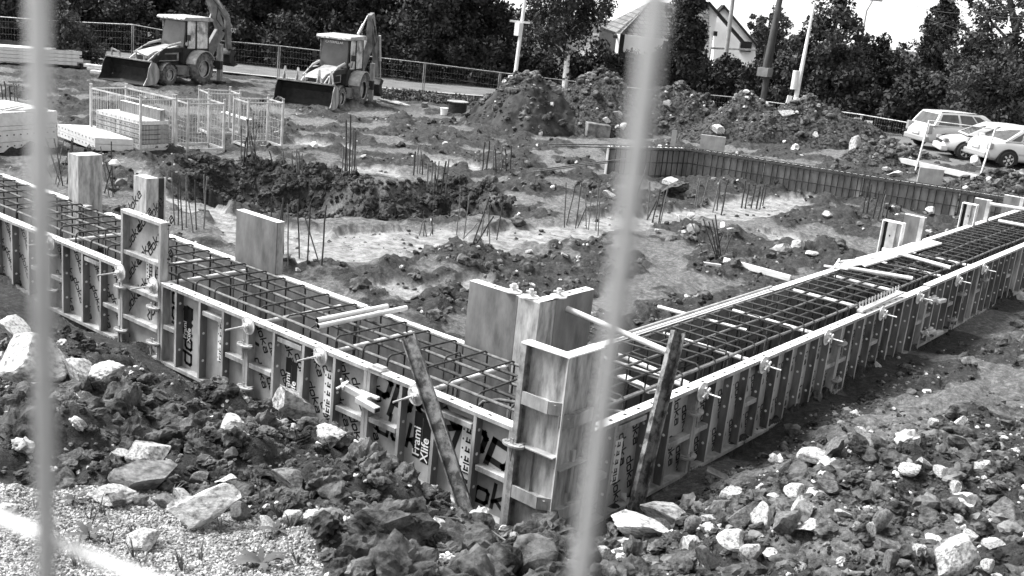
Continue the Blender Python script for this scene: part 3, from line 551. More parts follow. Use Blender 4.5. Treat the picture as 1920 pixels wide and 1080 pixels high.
def clamp(loc, rz, label, group='clamps over the panel joints', s=1.0):
    t = empty('panel_clamp', loc, rz, label, 'clamp', group)
    m = MB(); pl = [(.13*math.cos(a), -.075*math.sin(a)) for a in np.linspace(0, math.pi, 11)]+[(-.12, .03), (.12, .03)]
    m.prism(pl, (0, -.015, 0), (1, 0, 0), (0, 1, 0), (0, 0, 1), -.014, .014); m.build('claw', M_CLAMP, t, bevel=.004)
    [MB().box((x_-.018, -.04, -.035), (x_+.018, .05, .02)).build('jaw', M_CLAMP, t) for x_ in (-.072, .072)]
    MB().prism([(-.018, .07), (.018, .07), (.010, -.17), (-.010, -.17)], (0, -.045, 0), (1, 0, 0), (0, 0, 1), (0, 1, 0), -.008, .008).build('wedge', M_CLAMP, t)
    return t
zt = 1.0
for px_, py_, lab in ((90, 455, 'tie plate behind the blurred wire at the left'), (222, 487, 'tie plate with long rod just left of the tall raised panel'), (283, 531, 'tie plate with long rod at the foot of the tall raised panel'), (462, 605, 'tie plate over the clamps right of the narrow notice sticker'), (597, 657, 'dark tie plate above the black name sticker'), (778, 712, 'tie plate pressed against the leaning channel on the left')):
    q = gy(px_, py_, -.05); tie((q[0], -.012, 1.035), 0, lab)
for px_, py_, lab in ((1322, 735, 'tie plate with ribbed rod just right of the leaning channel'), (1438, 678, 'tie plate on the long ribbed right panel'), (1556, 628, 'tie plate high on the right shutter above the first far clamp'), (1660, 576, 'tie plate below the row of small spikes'), (1728, 550, 'tie plate beside the crossed clamps'), (1802, 512, 'small distant tie plate on the right shutter'), (1850, 492, 'smallest tie plate near the right edge')):
    q = gx(px_, py_, .05); tie((.012, q[1], 1.035), math.pi/2, lab, out=.24)
for px_, py_, lab in ((455, 648, 'upper clamp below the tie plate right of the notice sticker'), (455, 727, 'lower clamp near the mud right of the notice sticker'), (283, 577, 'upper clamp right of the tall raised panel'), (283, 643, 'lower clamp right of the tall raised panel'), (222, 538, 'upper clamp left of the tall raised panel'), (222, 619, 'lower clamp left of the tall raised panel'), (92, 478, 'upper clamp beside the blurred wire'), (92, 544, 'lower clamp beside the blurred wire'), (686, 832, 'clamp half buried in mud below the big adjustable clamp')):
    q = gy(px_, py_, -.05); clamp((q[0], 0, q[2]), 0, lab)
for px_, py_, lab in ((1310, 775, 'upper clamp on the joint right of the leaning channel'), (1296, 858, 'lower clamp on the joint right of the leaning channel'), (1582, 645, 'upper clamp at the second joint on the right'), (1572, 713, 'lower clamp at the second joint on the right'), (1808, 552, 'upper clamp far along the right shutter'), (1790, 600, 'lower clamp far along the right shutter'), (1850, 525, 'clamp nearest the right edge')):
    q = gx(px_, py_, .05); clamp((0, q[1], q[2]), math.pi/2, lab)
q = gy(962, 833, -.03); clamp((q[0], -.01, q[2]), 0, 'cast clamp holding the first panel to the outer corner post')
def big_clamp(loc, rz, label):
    t = empty('adjustable_clamp', loc, rz, label, 'clamp', 'large adjustable clamps')
    MB().obox((-.28, -.07, .03), (.14, -.08, .005), .075, .07).obox((.02, -.14, -.01), (.34, -.15, -.035), .085, .065).build('beam', M_GALV, t, bevel=.006)
    MB().box((.325, -.182, -.055), (.345, -.118, -.015)).build('hollow_end', M_DARK, t)
    MB().obox((-.05, -.05, .04), (.22, -.02, .03), .05, .03).obox((-.05, -.02, -.03), (-.05, .1, -.03), .05, .05).build('jaw', M_CAST, t, bevel=.006)
    m = MB(); m.disc((-.24, -.07, .03), (-1, 0, .1), .05, .05, 8)
    for k in range(4): a = k*math.pi/2+.3; m.obox((-.30, -.07+.02*math.cos(a), .03+.02*math.sin(a)), (-.31, -.07+.085*math.cos(a), .03+.085*math.sin(a)), .03, .02)
    m.build('wing_nut', M_CAST, t); return t
q = gy(680, 742, -.05); big_clamp((q[0], 0, q[2]), 0, 'large pale adjustable clamp across the joint left of the large lettering')
q = gx(1748, 562, .05); big_clamp((0, q[1], q[2]), math.pi/2, 'large pale clamp high on the far right joint')
q = gx(1742, 622, .05); big_clamp((0, q[1], q[2]), math.pi/2, 'large pale clamp low on the far right joint')
q = gy(703, 676, 0); MB().box((-.09, -.01, 0), (.1, .12, .012)).box((-.06, .02, .0121), (.1, .1, .04)).build('joint_cover', M_GALV, None, (q[0], .0, 1.114)); tag(bpy.context.scene.objects['joint_cover'], 'bright bent steel plate on top of the left shutter joint', 'steel plate')

# ------------------------------------------------------------------ leaning steel channels
def channel(A, B, out, label, top=0):
    A = Vector(A); B = Vector(B); L = (A-B).length; d = (A-B).normalized(); o = Vector(out); s = d.cross(o).normalized(); o = s.cross(d).normalized()
    m = MB(); w = .075
    m.prism([(-w, 0), (w, 0), (w, .07), (w-.012, .07), (w-.012, .012), (-w+.012, .012), (-w+.012, .07), (-w, .07)], (0, 0, 0), s, o, d, 0, L)
    ob = m.build('steel_channel', M_BEAM, None, B); return tag(ob, label, 'steel channel', 'rusty channels leaning on the shutters')
a = gy(768, 632, -.10); b = gy(882, 975, -.34); b[2] = max(b[2], -.05)
channel(a, b, (.75, -1, 0), 'rusty steel channel leaning on the left shutter')
a = gx(1268, 622, .12); b = gx(1180, 985, .36); channel(a, b, (1, -.55, 0), 'rusty steel channel leaning on the right shutter')

# ------------------------------------------------------------------ rebar cages
def cage(name, u0, u1, step, mp, label, n_top=5, seed=1):
    q = random.Random(seed); t = empty(name, mp(u0, .7, 0), 0, label, 'rebar cage'); o = Vector(t.location)
    def put(m, nm, mt): ob = m.build(nm, mt, t); ob.location = -o; return ob
    vs = [.25, .52, .79, 1.06, 1.33][:n_top]
    for k, v in enumerate(vs):
        m = MB(); pts = [mp(u, v+q.uniform(-.012, .012), 1.165+q.uniform(-.012, .014)) for u in np.arange(u0, u1+.1, 1.3)]; m.tube(pts, .018, 6); put(m, 'top_bar', M_REBAR if k % 2 else M_REBARL)
    m = MB(); m.tube([mp(u0, .31, 1.13), mp(u1*.5+u0*.5, .32, 1.13)], .013, 6); put(m, 'top_bar', M_REBARL)
    for v in (.26, 1.33):
        for z in (.2, .5, .8): m = MB(); m.tube([mp(u0, v, z), mp(u1, v, z)], .011, 5); put(m, 'side_bar', M_REBAR)
    u = u0+.1; n = 0
    while u < u1 and n < 98:
        s = q.uniform(-.04, .04); l = q.uniform(.0, .03); r = .05
        pts = [(u, .23, .1), (u, .23, 1.13+l), (u+s*.1, .245, 1.175+l), (u+s*.2, .28, 1.195+l), (u+s, 1.31, 1.20), (u+s, 1.345, 1.18), (u+s, 1.36, 1.14), (u+s, 1.36, .1)]
        m = MB(); m.tube([mp(*p) for p in pts], .0125, 6); put(m, 'stirrup', M_REBAR)
        if n % 2 == 0:
            w = q.choice([.5, .76]); m = MB(); m.tube([mp(u+.1, w, .62), mp(u+.1, w, 1.17), mp(u+.1, w+.03, 1.205), mp(u+.1, w+.25, 1.21), mp(u+.1, w+.27, 1.17), mp(u+.1, w+.27, .55)], .0105, 5); put(m, 'stirrup', M_REBAR)
        u += step*q.uniform(.88, 1.12); n += 1.5
    return t
cage('rebar_cage', .25, 15, .43, lambda u, v, z: (-u, v, z), 'long rebar cage between the left shutters', seed=3)
cage('rebar_cage', 1.0, 26, .37, lambda u, v, z: (-v, u, z), 'long rebar cage between the right shutters', seed=4)
# loose pipes
def pipe(A, B, r, label, m=M_PVC, group='loose plastic pipes'):
    A = Vector(A); B = Vector(B); k = MB(); k.tube([(0, 0, 0), B-A], r, 12, 0, False); k.tube([(0, 0, 0), (B-A)*.999], r*.8, 12, 1, False)
    return tag(k.build('pipe', [m, M_DARK], None, A), label, 'pipe', group)
pipe(gz(596, 612, 1.25), gz(762, 577, 1.25), .032, 'nearer of two loose white pipes lying on the left cage')
pipe(gz(594, 601, 1.25), gz(726, 574, 1.25), .032, 'farther of two loose white pipes lying on the left cage')
pipe(gz(1046, 571, 1.76), gx(1262, 664, -.16), .034, 'long pipe sloping down from the raised inner corner to the right channel')
MB().tube([gz(1036, 566, 1.78), gz(1046, 571, 1.76)], .014, 6).build('rod_stub', M_GALV); tag(SC.objects['rod_stub'], 'short rod end above the sloping pipe at the inner corner', 'rod')
pipe(gz(1576, 500, 1.27), gz(1711, 522, 1.27), .034, 'grey pipe across the cage at the near end of the white board')
pipe(gz(1655, 467, 1.31), gz(1783, 502, 1.28), .034, 'grey pipe crossing over the white board')
pipe(gz(1856, 382, 1.58), gz(1930, 394, 1.58), .04, 'pipe running right from the dark upright panel')
pipe(gz(1872, 414, 1.27), gz(1925, 424, 1.27), .04, 'pipe lying low across the cage at the right edge')
pipe(gz(1152, 632, 1.15), gz(1446, 538, 1.15), .022, 'thin pipe lying along the right inner shutter', M_GALV)
for A_, B_, lb in (((1234, 575), (1400, 620), 'pipe across the cage behind the right channel'), ((1160, 665), (1292, 720), 'pipe across the cage in front of the right channel')): pipe(gz(*A_, 1.0), gz(*B_, 1.0), .028, lb)
# white board, spike strip, timber
def slab_poly(pts, z, t, name, m, label, cat, group=None):
    P = [gz(a, b, z) for a, b in pts]; c = sum(P)/len(P); k = MB(); k.prism([(p[0]-c[0], p[1]-c[1]) for p in P], (0, 0, 0), (1, 0, 0), (0, 1, 0), (0, 0, 1), 0, t); return tag(k.build(name, m, None, (c[0], c[1], z)), label, cat, group)
slab_poly([(1540, 505), (1603, 487), (1739, 451), (1766, 458), (1622, 501), (1585, 512)][1:5], 1.235, .03, 'board', M_STICK, 'white board lying along the right inner shutter', 'board')
slab_poly([(1555, 507), (1568, 497), (1622, 485), (1618, 497)], 1.23, .02, 'board', M_STICK, 'short crooked white board piece at the near end of the long board', 'board')
m = MB(); A = Vector(gx(1612, 583, -.1)); B = Vector(gx(1690, 548, -.1)); m.obox(A, B, .09, .03)
for k in range(14):
    p = A.lerp(B, (k+.5)/14); m.obox(p+Vector((-.03, 0, .015)), p+Vector((-.045, .0, .12)), .014, .014)
tag(m.build('spike_strip', M_GALV), 'pale strip with a row of short spikes on the right shutter', 'spacer strip')
def timber(a, b, w, h, label, group='loose pale timber', m=M_WOOD): k = MB(); A = Vector(a); k.obox((0, 0, 0), Vector(b)-A, w, h); return tag(k.build('timber_plank', m, None, A, bevel=.004), label, 'plank', group)
timber(gz(1357, 488, .42), gz(1482, 522, .40), .05, .12, 'pale plank lying in the mud inside the right shutter')
timber(gz(1310, 492, .36), gz(1352, 498, .36), .05, .05, 'thin pale batten left of the plank in the mud')
timber(gz(1165, 705, .78), gz(1225, 735, .80), .13, .04, 'short pale board wedged inside the cage near the outer corner')
for a, b, lb in (((1325, 880), (1372, 902), 'grey board end sticking out of the mud below the lower right clamp'), ((690, 840), (740, 862), 'short board lying along the foot of the left shutter')):
    timber(gz(*a, .22), gz(*b, .14), .16, .03, lb, m=M_STONEG)
for a, b, lb in (((1545, 498), (1590, 505), 'first splintered batten beside the white board'), ((1558, 510), (1574, 486), 'upright splinter of wood beside the white board'), ((1575, 490), (1640, 484), 'second splintered batten beside the white board')):
    timber(gz(*a, 1.28), gz(*b, 1.31), .03, .03, lb)
for k, (px_, py_) in enumerate(((963, 547), (995, 557), (1047, 556))):
    g = gz(px_, py_, 1.91); t = empty('plate_nut', (g[0], g[1], 1.908), .4*k, ('left', 'middle', 'right')[k]+' one of the three plate nuts lying on the raised inner corner', 'plate nut', 'plate nuts on the raised inner corner')
    MB().disc((0, 0, 0), (0, 0, 1), .10, .012, 18).disc((0, 0, .012), (0, 0, 1), .07, .02, 18, 0, .035).build('round_plate', M_CAST, t)
    m = MB(); m.disc((0, 0, .03), (0, 0, 1), .028, .07, 8)
    for j in range(4): a = j*math.pi/2; m.obox((.02*math.cos(a), .02*math.sin(a), .06), (.06*math.cos(a), .06*math.sin(a), .065), .022, .02)
    m.build('wing_nut', M_CAST, t)
# bent starter bars in the corner
for k, (pp, r) in enumerate((([(.62, .9), (.62, 1.0), (.60, 1.08), (.52, 1.12)], .02), ([(.95, .85), (.95, .95), (.92, 1.02), (.84, 1.05)], .02))):
    x0, y0 = -1.15-.1*k, pp[0][0]; m = MB(); m.tube([(-1.55+.42*k, y0-.1, .15), (-1.5+.42*k, y0-.1, .85), (-1.4+.42*k, y0-.08, .98), (-1.25+.42*k, y0, 1.03), (-.2+.1*k, y0+.35, 1.10)], r, 8)
    tag(m.build('bent_rebar', M_REBARL), ('front', 'rear')[k]+' one of the two thick bent bars inside the cage at the corner', 'rebar', 'thick bent corner bars')

# ------------------------------------------------------------------ stained steel columns in the left inner shutter
def column(px0, px1, w2, H, label, hollow):
    a = gz(px0, 0, 0); x0 = gy(px0, 320, 1.5)[0]; x1 = gy(px1, 330, 1.5)[0]
    t = empty('steel_column', (x1, 1.49, 0), 0, label, 'steel column', 'stained steel columns in the left inner shutter'); w = x1-x0
    MB().box((-w, -.012, 0), (0, 0, H)).box((-.012, .0005, 0), (.001, w2, H-.002)).build('face_plate', M_CORNER, t)
    MB().box((-w, .0005, H-.02), (-.0125, w2, H-.003)).build('top_flange', M_GALV, t)
    if hollow: MB().box((-.10, w2+.002, 0), (-.002, w2+.10, H-.01), 1).box((-.012, w2+.1005, 0), (.002, w2+.13, H)).build('side_channel', [M_GALV, M_MDARK], t)
column(130, 149, .42, 1.92, 'wide stained steel column with a round cap standing behind the blurred wire', False)
column(253, 277, .20, 1.90, 'narrow stained steel column with dark slot behind the tall raised panel', True)
g = gz(163, 300, 1.95); t = MB().disc((0, 0, 0), (0, 0, 1), .09, .03, 14).disc((0, 0, .03), (0, 0, 1), .085, .05, 14, 0, .04).build('round_cap', M_CAST, None, (-10.35, 1.66, 1.905)); tag(t, 'round pale cap on top of the wide stained column', 'cap')

# ------------------------------------------------------------------ far shutter with its reinforcement
KP = [gz(1137, 273, 1.2), gz(1292, 277, 1.2), gz(1440, 297, 1.2), gz(1620, 328, 1.2), gz(1800, 357, 1.2), gz(1905, 372, 1.2)]
for _k in (2, 3, 4): _t = np.dot(KP[_k]-KP[1], KP[5]-KP[1])/np.dot(KP[5]-KP[1], KP[5]-KP[1]); KP[_k] = KP[1]+_t*(KP[5]-KP[1])
nm = ['far shutter panel left of the corner of the far wall', 'far shutter panel right of the corner below the concrete block', 'second far shutter panel from the far corner', 'third far shutter panel behind the upright rods', 'last far shutter panel meeting the right shutter']
for k in range(5):
    A, B = KP[k], KP[k+1]; L = math.hypot(B[0]-A[0], B[1]-A[1]); a = math.atan2(B[1]-A[1], B[0]-A[0])
    p = panel((B[0], B[1], 0), a+math.pi, L-.03, 1.2, [L*.25, L*.5, L*.75], [], nm[k], 'panels of the far shutter', far=True)
    if k in (2, 3): MB().box((.02, .13, .05), (.16, .139, 1.19)).build('joint_strip', M_FRAME, p)
    t = empty('rebar_mesh', (A[0], A[1], 0), a, 'wire like reinforcement standing before '+['the left part of the far shutter', 'the far shutter next to its corner', 'the second stretch of the far shutter', 'the third stretch of the far shutter', 'the right end of the far shutter'][k], 'reinforcement', 'reinforcement of the far shutter')
    q = random.Random(k); u = .05; base = None
    for z in (.35, .75, 1.12, 1.24): MB().tube([(0, -.16, z), (L, -.16, z)], .013, 5).build('horizontal_bar', M_REBAR, t)
    for v in (-.3, -.5, -.7): MB().tube([(0, v, 1.22), (L, v, 1.22)], .014, 5).build('horizontal_bar', M_REBAR, t)
    while u < L and u < 90*.2:
        if base is None: base = MB().tube([(0, -.15, .1), (0, -.15, 1.24), (0, -.68, 1.25)], .012, 5).build('vertical_bar', M_REBAR, t, (u, 0, 0)); o = base
        else: o = base.copy(); COL.objects.link(o); o.parent = t; o.location = (u, 0, 0); o.rotation_euler.y = q.gauss(0, .012)
        u += .19*q.uniform(.8, 1.25)
# bars sticking out left of the far wall
for k, (a, b) in enumerate((((1028, 270), (1190, 272)), ((1040, 273), (1180, 278)), ((1010, 318), (1180, 297)), ((1000, 322), (1140, 305)))):
    tag(MB().tube([gz(*a, 1.25 if k < 2 else .6), gz(*b, 1.25 if k < 2 else .9)], .02, 6).build('long_bar', M_REBARL), ('upper', 'second', 'third', 'lowest')[k]+' of the long bars running left out of the far shutter', 'rebar', 'long bars left of the far shutter')

# ------------------------------------------------------------------ starter bars standing in the plot
PROTO = [MB().tube([(0, 0, -.1), (0.004, 0, .35), (-.006, .005, .7), (.006, 0, 1)], r, 6).build('starter_bar', m).data for r, m in ((.012, M_REBAR), (.012, M_REBARL), (.014, M_REBAR))]
for o in [o for o in SC.objects if o.name.startswith('starter_bar')]: bpy.data.objects.remove(o)
CL = [('in the crossed bunch above the wide stained column', [(104, 345, 85, 15), (112, 342, 80, -14), (118, 350, 86, -6), (126, 345, 84, 12), (108, 350, 70, 22), (97, 335, 60, -24), (132, 338, 72, 6)]),
      ('between the wide column and the crate', [(190, 368, 75, 0), (205, 372, 92, -6), (212, 372, 100, 2), (196, 364, 66, 18), (215, 365, 60, -12), (171, 300, 20, 0)]),
      ('in the row left of the pit', [(327, 422, 94, 0), (334, 426, 88, 3), (342, 432, 100, 0), (349, 430, 90, 3), (362, 438, 100, -5), (368, 436, 90, 1), (384, 410, 76, 1), (382, 430, 96, 6)]),
      ('in the group at the front of the pit', [(510, 492, 118, 1), (514, 490, 104, 10), (531, 488, 112, 1), (540, 503, 112, 1), (561, 487, 108, 0), (576, 504, 110, 4), (598, 494, 90, -16), (603, 502, 112, 5), (519, 470, 60, 3)]),
      ('beside the crates', [(455, 322, 60, 8), (462, 322, 90, 4), (468, 320, 84, 12), (476, 322, 92, -6), (484, 320, 60, -12), (452, 318, 70, 2), (480, 316, 90, -2)]),
      ('in the small group behind the pit', [(548, 318, 32, 0), (557, 330, 48, 0), (561, 330, 40, 0), (567, 326, 36, 0), (512, 322, 30, -12), (532, 312, 26, 0)]),
      ('in the tall group behind the pit rim', [(641, 326, 50, 4), (647, 330, 100, 2), (655, 330, 110, 2), (659, 332, 86, 3), (668, 330, 78, -3), (651, 322, 90, -1), (664, 320, 70, 3)]),
      ('right of the tall group behind the pit', [(775, 330, 44, 4), (782, 326, 50, 2), (787, 326, 44, 3), (792, 328, 30, 1)]),
      ('in the group right behind the pit rim', [(801, 358, 50, 2), (813, 362, 56, 3), (818, 364, 60, 4), (826, 368, 62, 8), (834, 372, 66, 5), (822, 368, 42, -10), (809, 350, 40, 1)]),
      ('in the leaning group at the right end of the pit', [(856, 442, 76, 4), (870, 445, 78, 6), (886, 462, 94, 18), (893, 458, 60, 30), (918, 462, 92, -3), (931, 452, 70, 8), (900, 452, 80, 8), (913, 445, 60, 5), (868, 450, 40, 40)]),
      ('in the far row left of the big dark heap', [(905, 318, 50, 3), (912, 320, 52, 5), (924, 318, 46, 2), (930, 322, 40, -3), (940, 320, 44, 0), (949, 322, 40, -4), (957, 318, 42, 0)]),
      ('in the short tilted set on the pit floor', [(786, 442, 28, 14), (794, 445, 32, 4), (800, 444, 30, -10), (806, 444, 24, 18), (811, 442, 32, -3)]),
      ('in the middle group left of the second blurred wire', [(1058, 428, 82, 0), (1062, 424, 76, 10), (1079, 430, 84, 5), (1083, 428, 42, 20), (1099, 430, 80, -4), (1103, 432, 76, 3), (1117, 434, 84, 0), (1121, 444, 84, 0)]),
      ('right of the second blurred wire', [(1192, 376, 62, 14), (1214, 412, 68, 0), (1213, 414, 40, 22), (1223, 418, 62, 10), (1235, 420, 60, 6), (1238, 418, 66, 8)]),
      ('in the first group by the pale strip on the right', [(1302, 392, 56, 4), (1306, 390, 50, 3), (1315, 388, 52, 10), (1336, 400, 60, 8), (1352, 404, 66, 6), (1344, 396, 52, 2)]),
      ('in the second group by the pale strip on the right', [(1390, 392, 50, 4), (1397, 392, 46, 5), (1408, 392, 44, 6), (1418, 392, 42, 5), (1424, 394, 50, 6), (1430, 388, 40, 4)]),
      ('in the dark leaning bundle near the plank', [(1343, 492, 80, -22), (1347, 490, 74, -18), (1350, 488, 76, -15), (1352, 492, 84, -12), (1340, 488, 50, 12), (1356, 480, 46, 18), (1362, 482, 40, -1), (1322, 486, 70, -24), (1330, 486, 40, 8)]),
      ('standing before the far shutter', [(1625, 402, 52, 3), (1636, 412, 50, 6), (1645, 414, 56, 8), (1652, 412, 40, 4), (1660, 414, 56, 6), (1618, 400, 48, 3)]),
      ('at the left edge behind the panel stack', [(6, 196, 34, 0), (12, 192, 36, 0), (20, 194, 30, 0), (28, 192, 34, 2), (33, 190, 30, 0), (88, 198, 26, 0)])]
q = random.Random(21)
for lab, bars in CL:
    for bx_, by_, hpx, lean in bars:
        zz = -.6 if 'pit floor' in lab else None
        g = gpt(bx_, by_); dep = float((g-CAM)@_fw); h = hpx/FPX*dep*1.04
        o = bpy.data.objects.new('starter_bar', PROTO[q.choice([0, 1, 1, 2])]); COL.objects.link(o); o.location = g; o.scale = (1+.5*(dep > 25), 1+.5*(dep > 25), h)
        l = R(-lean); axis = Vector(_fw); o.rotation_mode = 'QUATERNION'; from mathutils import Quaternion
        o.rotation_quaternion = Quaternion(Vector((_fw[0], _fw[1], 0)).normalized(), R(lean-4))@Quaternion((0, 0, 1), q.uniform(0, 6)); tag(o, 'thin rusty bar standing '+lab, 'rebar', 'bars '+lab)

# ------------------------------------------------------------------ spoil heaps
def heap(px0, dep, rx, ry, h, seed, label, dark=M_HEAP, rough=1.0, z0=None, skew=0):
    c = col_at(px0, dep, .3); n1, n2 = 220, 90; a = np.linspace(0, 2*math.pi, n1, endpoint=False); r = np.linspace(0, 1, n2)
    A, Q = np.meshgrid(a, r, indexing='ij'); ca, sa = math.cos(YAW-math.pi/2), math.sin(YAW-math.pi/2)
    wob = 1+.16*np.sin(A*2+seed)+.10*np.sin(A*3+seed*2.3)+.06*np.sin(A*5+seed)
    u = Q*np.cos(A)*rx*wob; v = Q*np.sin(A)*ry*wob; X = c[0]+u*ca-v*sa; Y = c[1]+u*sa+v*ca
    g = ground_h(X.ravel(), Y.ravel()).reshape(X.shape); prof = np.maximum(1-Q**1.25, 0)**.95; prof = np.where(Q < .12, prof.max()*.93*(1-.3*Q), prof) if False else prof
    d = (.30*fbm(X*.8, Y*.8, 4, seed)+rough*(.34*lumps(X/.9, Y/.9, seed+3, .6)+.16*lumps(X/.35, Y/.35, seed+7, .6))*.8+.04*fbm(X*6, Y*6, 3, seed))*np.minimum(1, (1-Q)*5)
    Z = g+h*prof*(1+skew*np.cos(A)*Q)+d*(h > 1 and 1 or .6)-.05*(Q > .985)
    V = np.stack([X.ravel()-c[0], Y.ravel()-c[1], Z.ravel()], 1); i = np.arange(n1)[:, None]; j = np.arange(n2-1)[None]; i2 = (i+1) % n1
    F = np.stack([i*n2+j, i*n2+j+1, i2*n2+j+1, i2*n2+j], -1).reshape(-1, 4)
    kk = rg.integers(0, n1*n2, 420); kk = kk[(kk % n2) < n2*.96]; (None if rough < .5 else HC.append(V[kk]+np.array([c[0], c[1], 0])))
    me = npmesh('spoil_heap', V, F, dark, True); o = link('spoil_heap', me, None, (c[0], c[1], 0)); tag(o, label, 'dirt heap', 'heaps of dug earth before the fence')
    HEAPS.append((o, c)); return o
HEAPS = []; HC = []
M_HEAPR = mat('soil_heap_stony', 0.015, 0.13, 0.95, 0, 9, bump=0.08, bscale=14, spec=.1, c0=.40, c1=.7)
heap(978, 42.6, 2.45, 2.3, 2.2, 3, 'smooth dark cone shaped earth heap at the left of the row', rough=.55)
heap(1122, 43.6, 2.75, 2.3, 2.15, 5, 'stony earth heap right of the dark cone with a concrete block at its foot', M_HEAPR)
heap(1262, 45.0, 2.8, 2.3, 1.9, 8, 'stony earth heap just right of the second blurred wire', M_HEAPR)
heap(1395, 43.6, 2.9, 2.2, 1.65, 12, 'lower earth heap behind the far shutter in the middle of the row', M_HEAPR)
heap(1495, 42.5, 3.1, 2.2, 1.75, 15, 'stony earth heap at the right end of the row below the white flagpole', M_HEAPR)
heap(1660, 38.5, 1.6, 1.2, .5, 19, 'low rubble heap between the earth heaps and the cars', M_HEAPR)
heap(1880, 33.0, 1.8, 1.4, .5, 22, 'low rubble heap in front of the silver car', M_HEAPR)

HP_ = np.concatenate(HC); scatter('heap_lumps', HP_, np.minimum(.04+rg.pareto(2.2, len(HP_))*.04, .22), [rock_shape(1, False, rg) for _ in range(8)], [M_SOIL, M_STONEG, M_STONE], rg, 'earth lumps and stones over the heaps', sink=.35, pick=rg.choice([0]*22+[1, 1, 2], len(HP_)))
# ------------------------------------------------------------------ single stones
ST = []
for k in range(16):
    V, F = rock_shape(3, True, rg); ST.append(V/np.abs(V).max(0))
STF = ICO[3][1]; STM = {}
def stone(px_, py_, w, h, label, pale=True, group=None, pt=None, name='rubble_stone', rise=0):
    i = stone.n % 16; stone.n += 1; key = (i, pale)
    if key not in STM: STM[key] = npmesh('rubble_stone', ST[i], STF, M_STONE if pale is True else (M_STONEG if pale is False else M_SOIL), False)
    g = gpt(px_, py_-.18*h) if pt is None else pt; dep = float((g-CAM)@_fw); sx = w/FPX*dep/2*1.12; sz = h/FPX*dep/2*1.1
    o = link(name, STM[key], None, (g[0], g[1], g[2]+sz*.7+rise)); o.scale = (sx*1.05, sx*.8, sz); rq = random.Random(stone.n)
    o.rotation_euler = (rq.uniform(-.2, .2), rq.uniform(-.2, .2), YAW-math.pi/2+rq.uniform(-.35, .35)); return tag(o, label, 'stone', group)
stone.n = 0
S = lambda *a, **k: stone(*a, **k)
S(45, 730, 140, 95, 'largest pale boulder at the left edge behind the blurred wire'); S(22, 655, 60, 48, 'white rock on top of the large boulder at the left edge', rise=.1)
S(150, 735, 72, 56, 'pointed white stone right of the large left boulder'); S(210, 735, 88, 52, 'broad white stone right of the pointed white stone')
S(558, 812, 98, 86, 'round topped white boulder lying against the panel with the name sticker'); S(432, 822, 82, 36, 'long flat white stone left of the round topped boulder'); S(385, 812, 38, 20, 'small flat white stone beside the long flat one')
S(278, 880, 66, 62, 'pale angular stone on the edge of the gravel standing on a grey block'); S(285, 930, 118, 66, 'large grey angular block at the edge of the gravel', False)
S(380, 1005, 118, 84, 'big bright white rock lying on the gravel'); S(207, 945, 86, 38, 'long white stone lying on the gravel'); S(278, 1035, 66, 36, 'flat wedge of white stone on the gravel')
S(8, 988, 52, 46, 'round white stone cut by the left edge above the diagonal wire'); S(347, 952, 44, 32, 'small white block behind the big white rock'); S(378, 912, 38, 26, 'small grey stone right of the grey block', False)
S(425, 915, 44, 22, 'small white stone on the clods right of the grey block'); S(445, 980, 42, 34, 'grey stone touching the right end of the big white rock', False); S(312, 960, 56, 34, 'grey shard left of the big white rock', False)
S(545, 932, 74, 46, 'grey flat topped block at the foot of the earth bank', False); S(622, 842, 70, 40, 'pale slab buried in the crest of the earth bank'); S(800, 1015, 96, 56, 'pale half buried boulder in the bank below the leaning channel'); S(750, 1000, 32, 16, 'small white stone left of the half buried boulder')
S(218, 955, 38, 24, 'small angular stone below the long white stone', False); S(262, 950, 30, 26, 'pebble sized grey stone between the long white stone and the shard', False); S(232, 865, 42, 22, 'long pale stone leaning on the left of the grey block'); S(135, 882, 44, 36, 'grey upright stone near the blurred wire', False)
S(112, 923, 28, 14, 'small pale stone beside the blurred wire on the gravel'); S(28, 920, 26, 12, 'small pale stone at the left edge of the gravel')
S(545, 985, 40, 32, 'pale stone at the foot of the bank above the weed'); S(500, 1002, 34, 30, 'white lumpy stone left of the pale stone above the weed')
S(1023, 1015, 34, 40, 'grey triangular shard at the foot of the outer corner post', False); S(988, 1008, 32, 18, 'flat grey stone left of the triangular shard', False); S(962, 1022, 24, 22, 'white stone below the first panel near the corner')
S(1198, 1018, 104, 56, 'long white boulder at the foot of the right channel'); S(1258, 1000, 108, 46, 'wide white boulder leaning over a dark hollow'); S(1298, 1004, 32, 34, 'grey cube shaped stone right of the wide white boulder', False); S(1330, 992, 44, 30, 'white topped dark stone right of the cube shaped one')
S(1129, 1064, 42, 30, 'small white stone right beside the second blurred wire'); S(1291, 1070, 38, 62, 'tall pale upright stone below the wide white boulder'); S(1350, 968, 32, 40, 'grey slab standing left of the pale pointed stone', False); S(1374, 950, 46, 36, 'pale pointed stone above the pair of tall slabs')
S(1385, 1005, 52, 50, 'left one of the pair of tall slabs', False); S(1424, 1003, 48, 62, 'right one of the pair of tall slabs'); S(1376, 1042, 66, 40, 'white broken rock below the pair of tall slabs'); S(1400, 1064, 40, 50, 'white upright rock below the broken one'); S(1325, 1072, 40, 44, 'grey rock right of the tall pale upright stone', False)
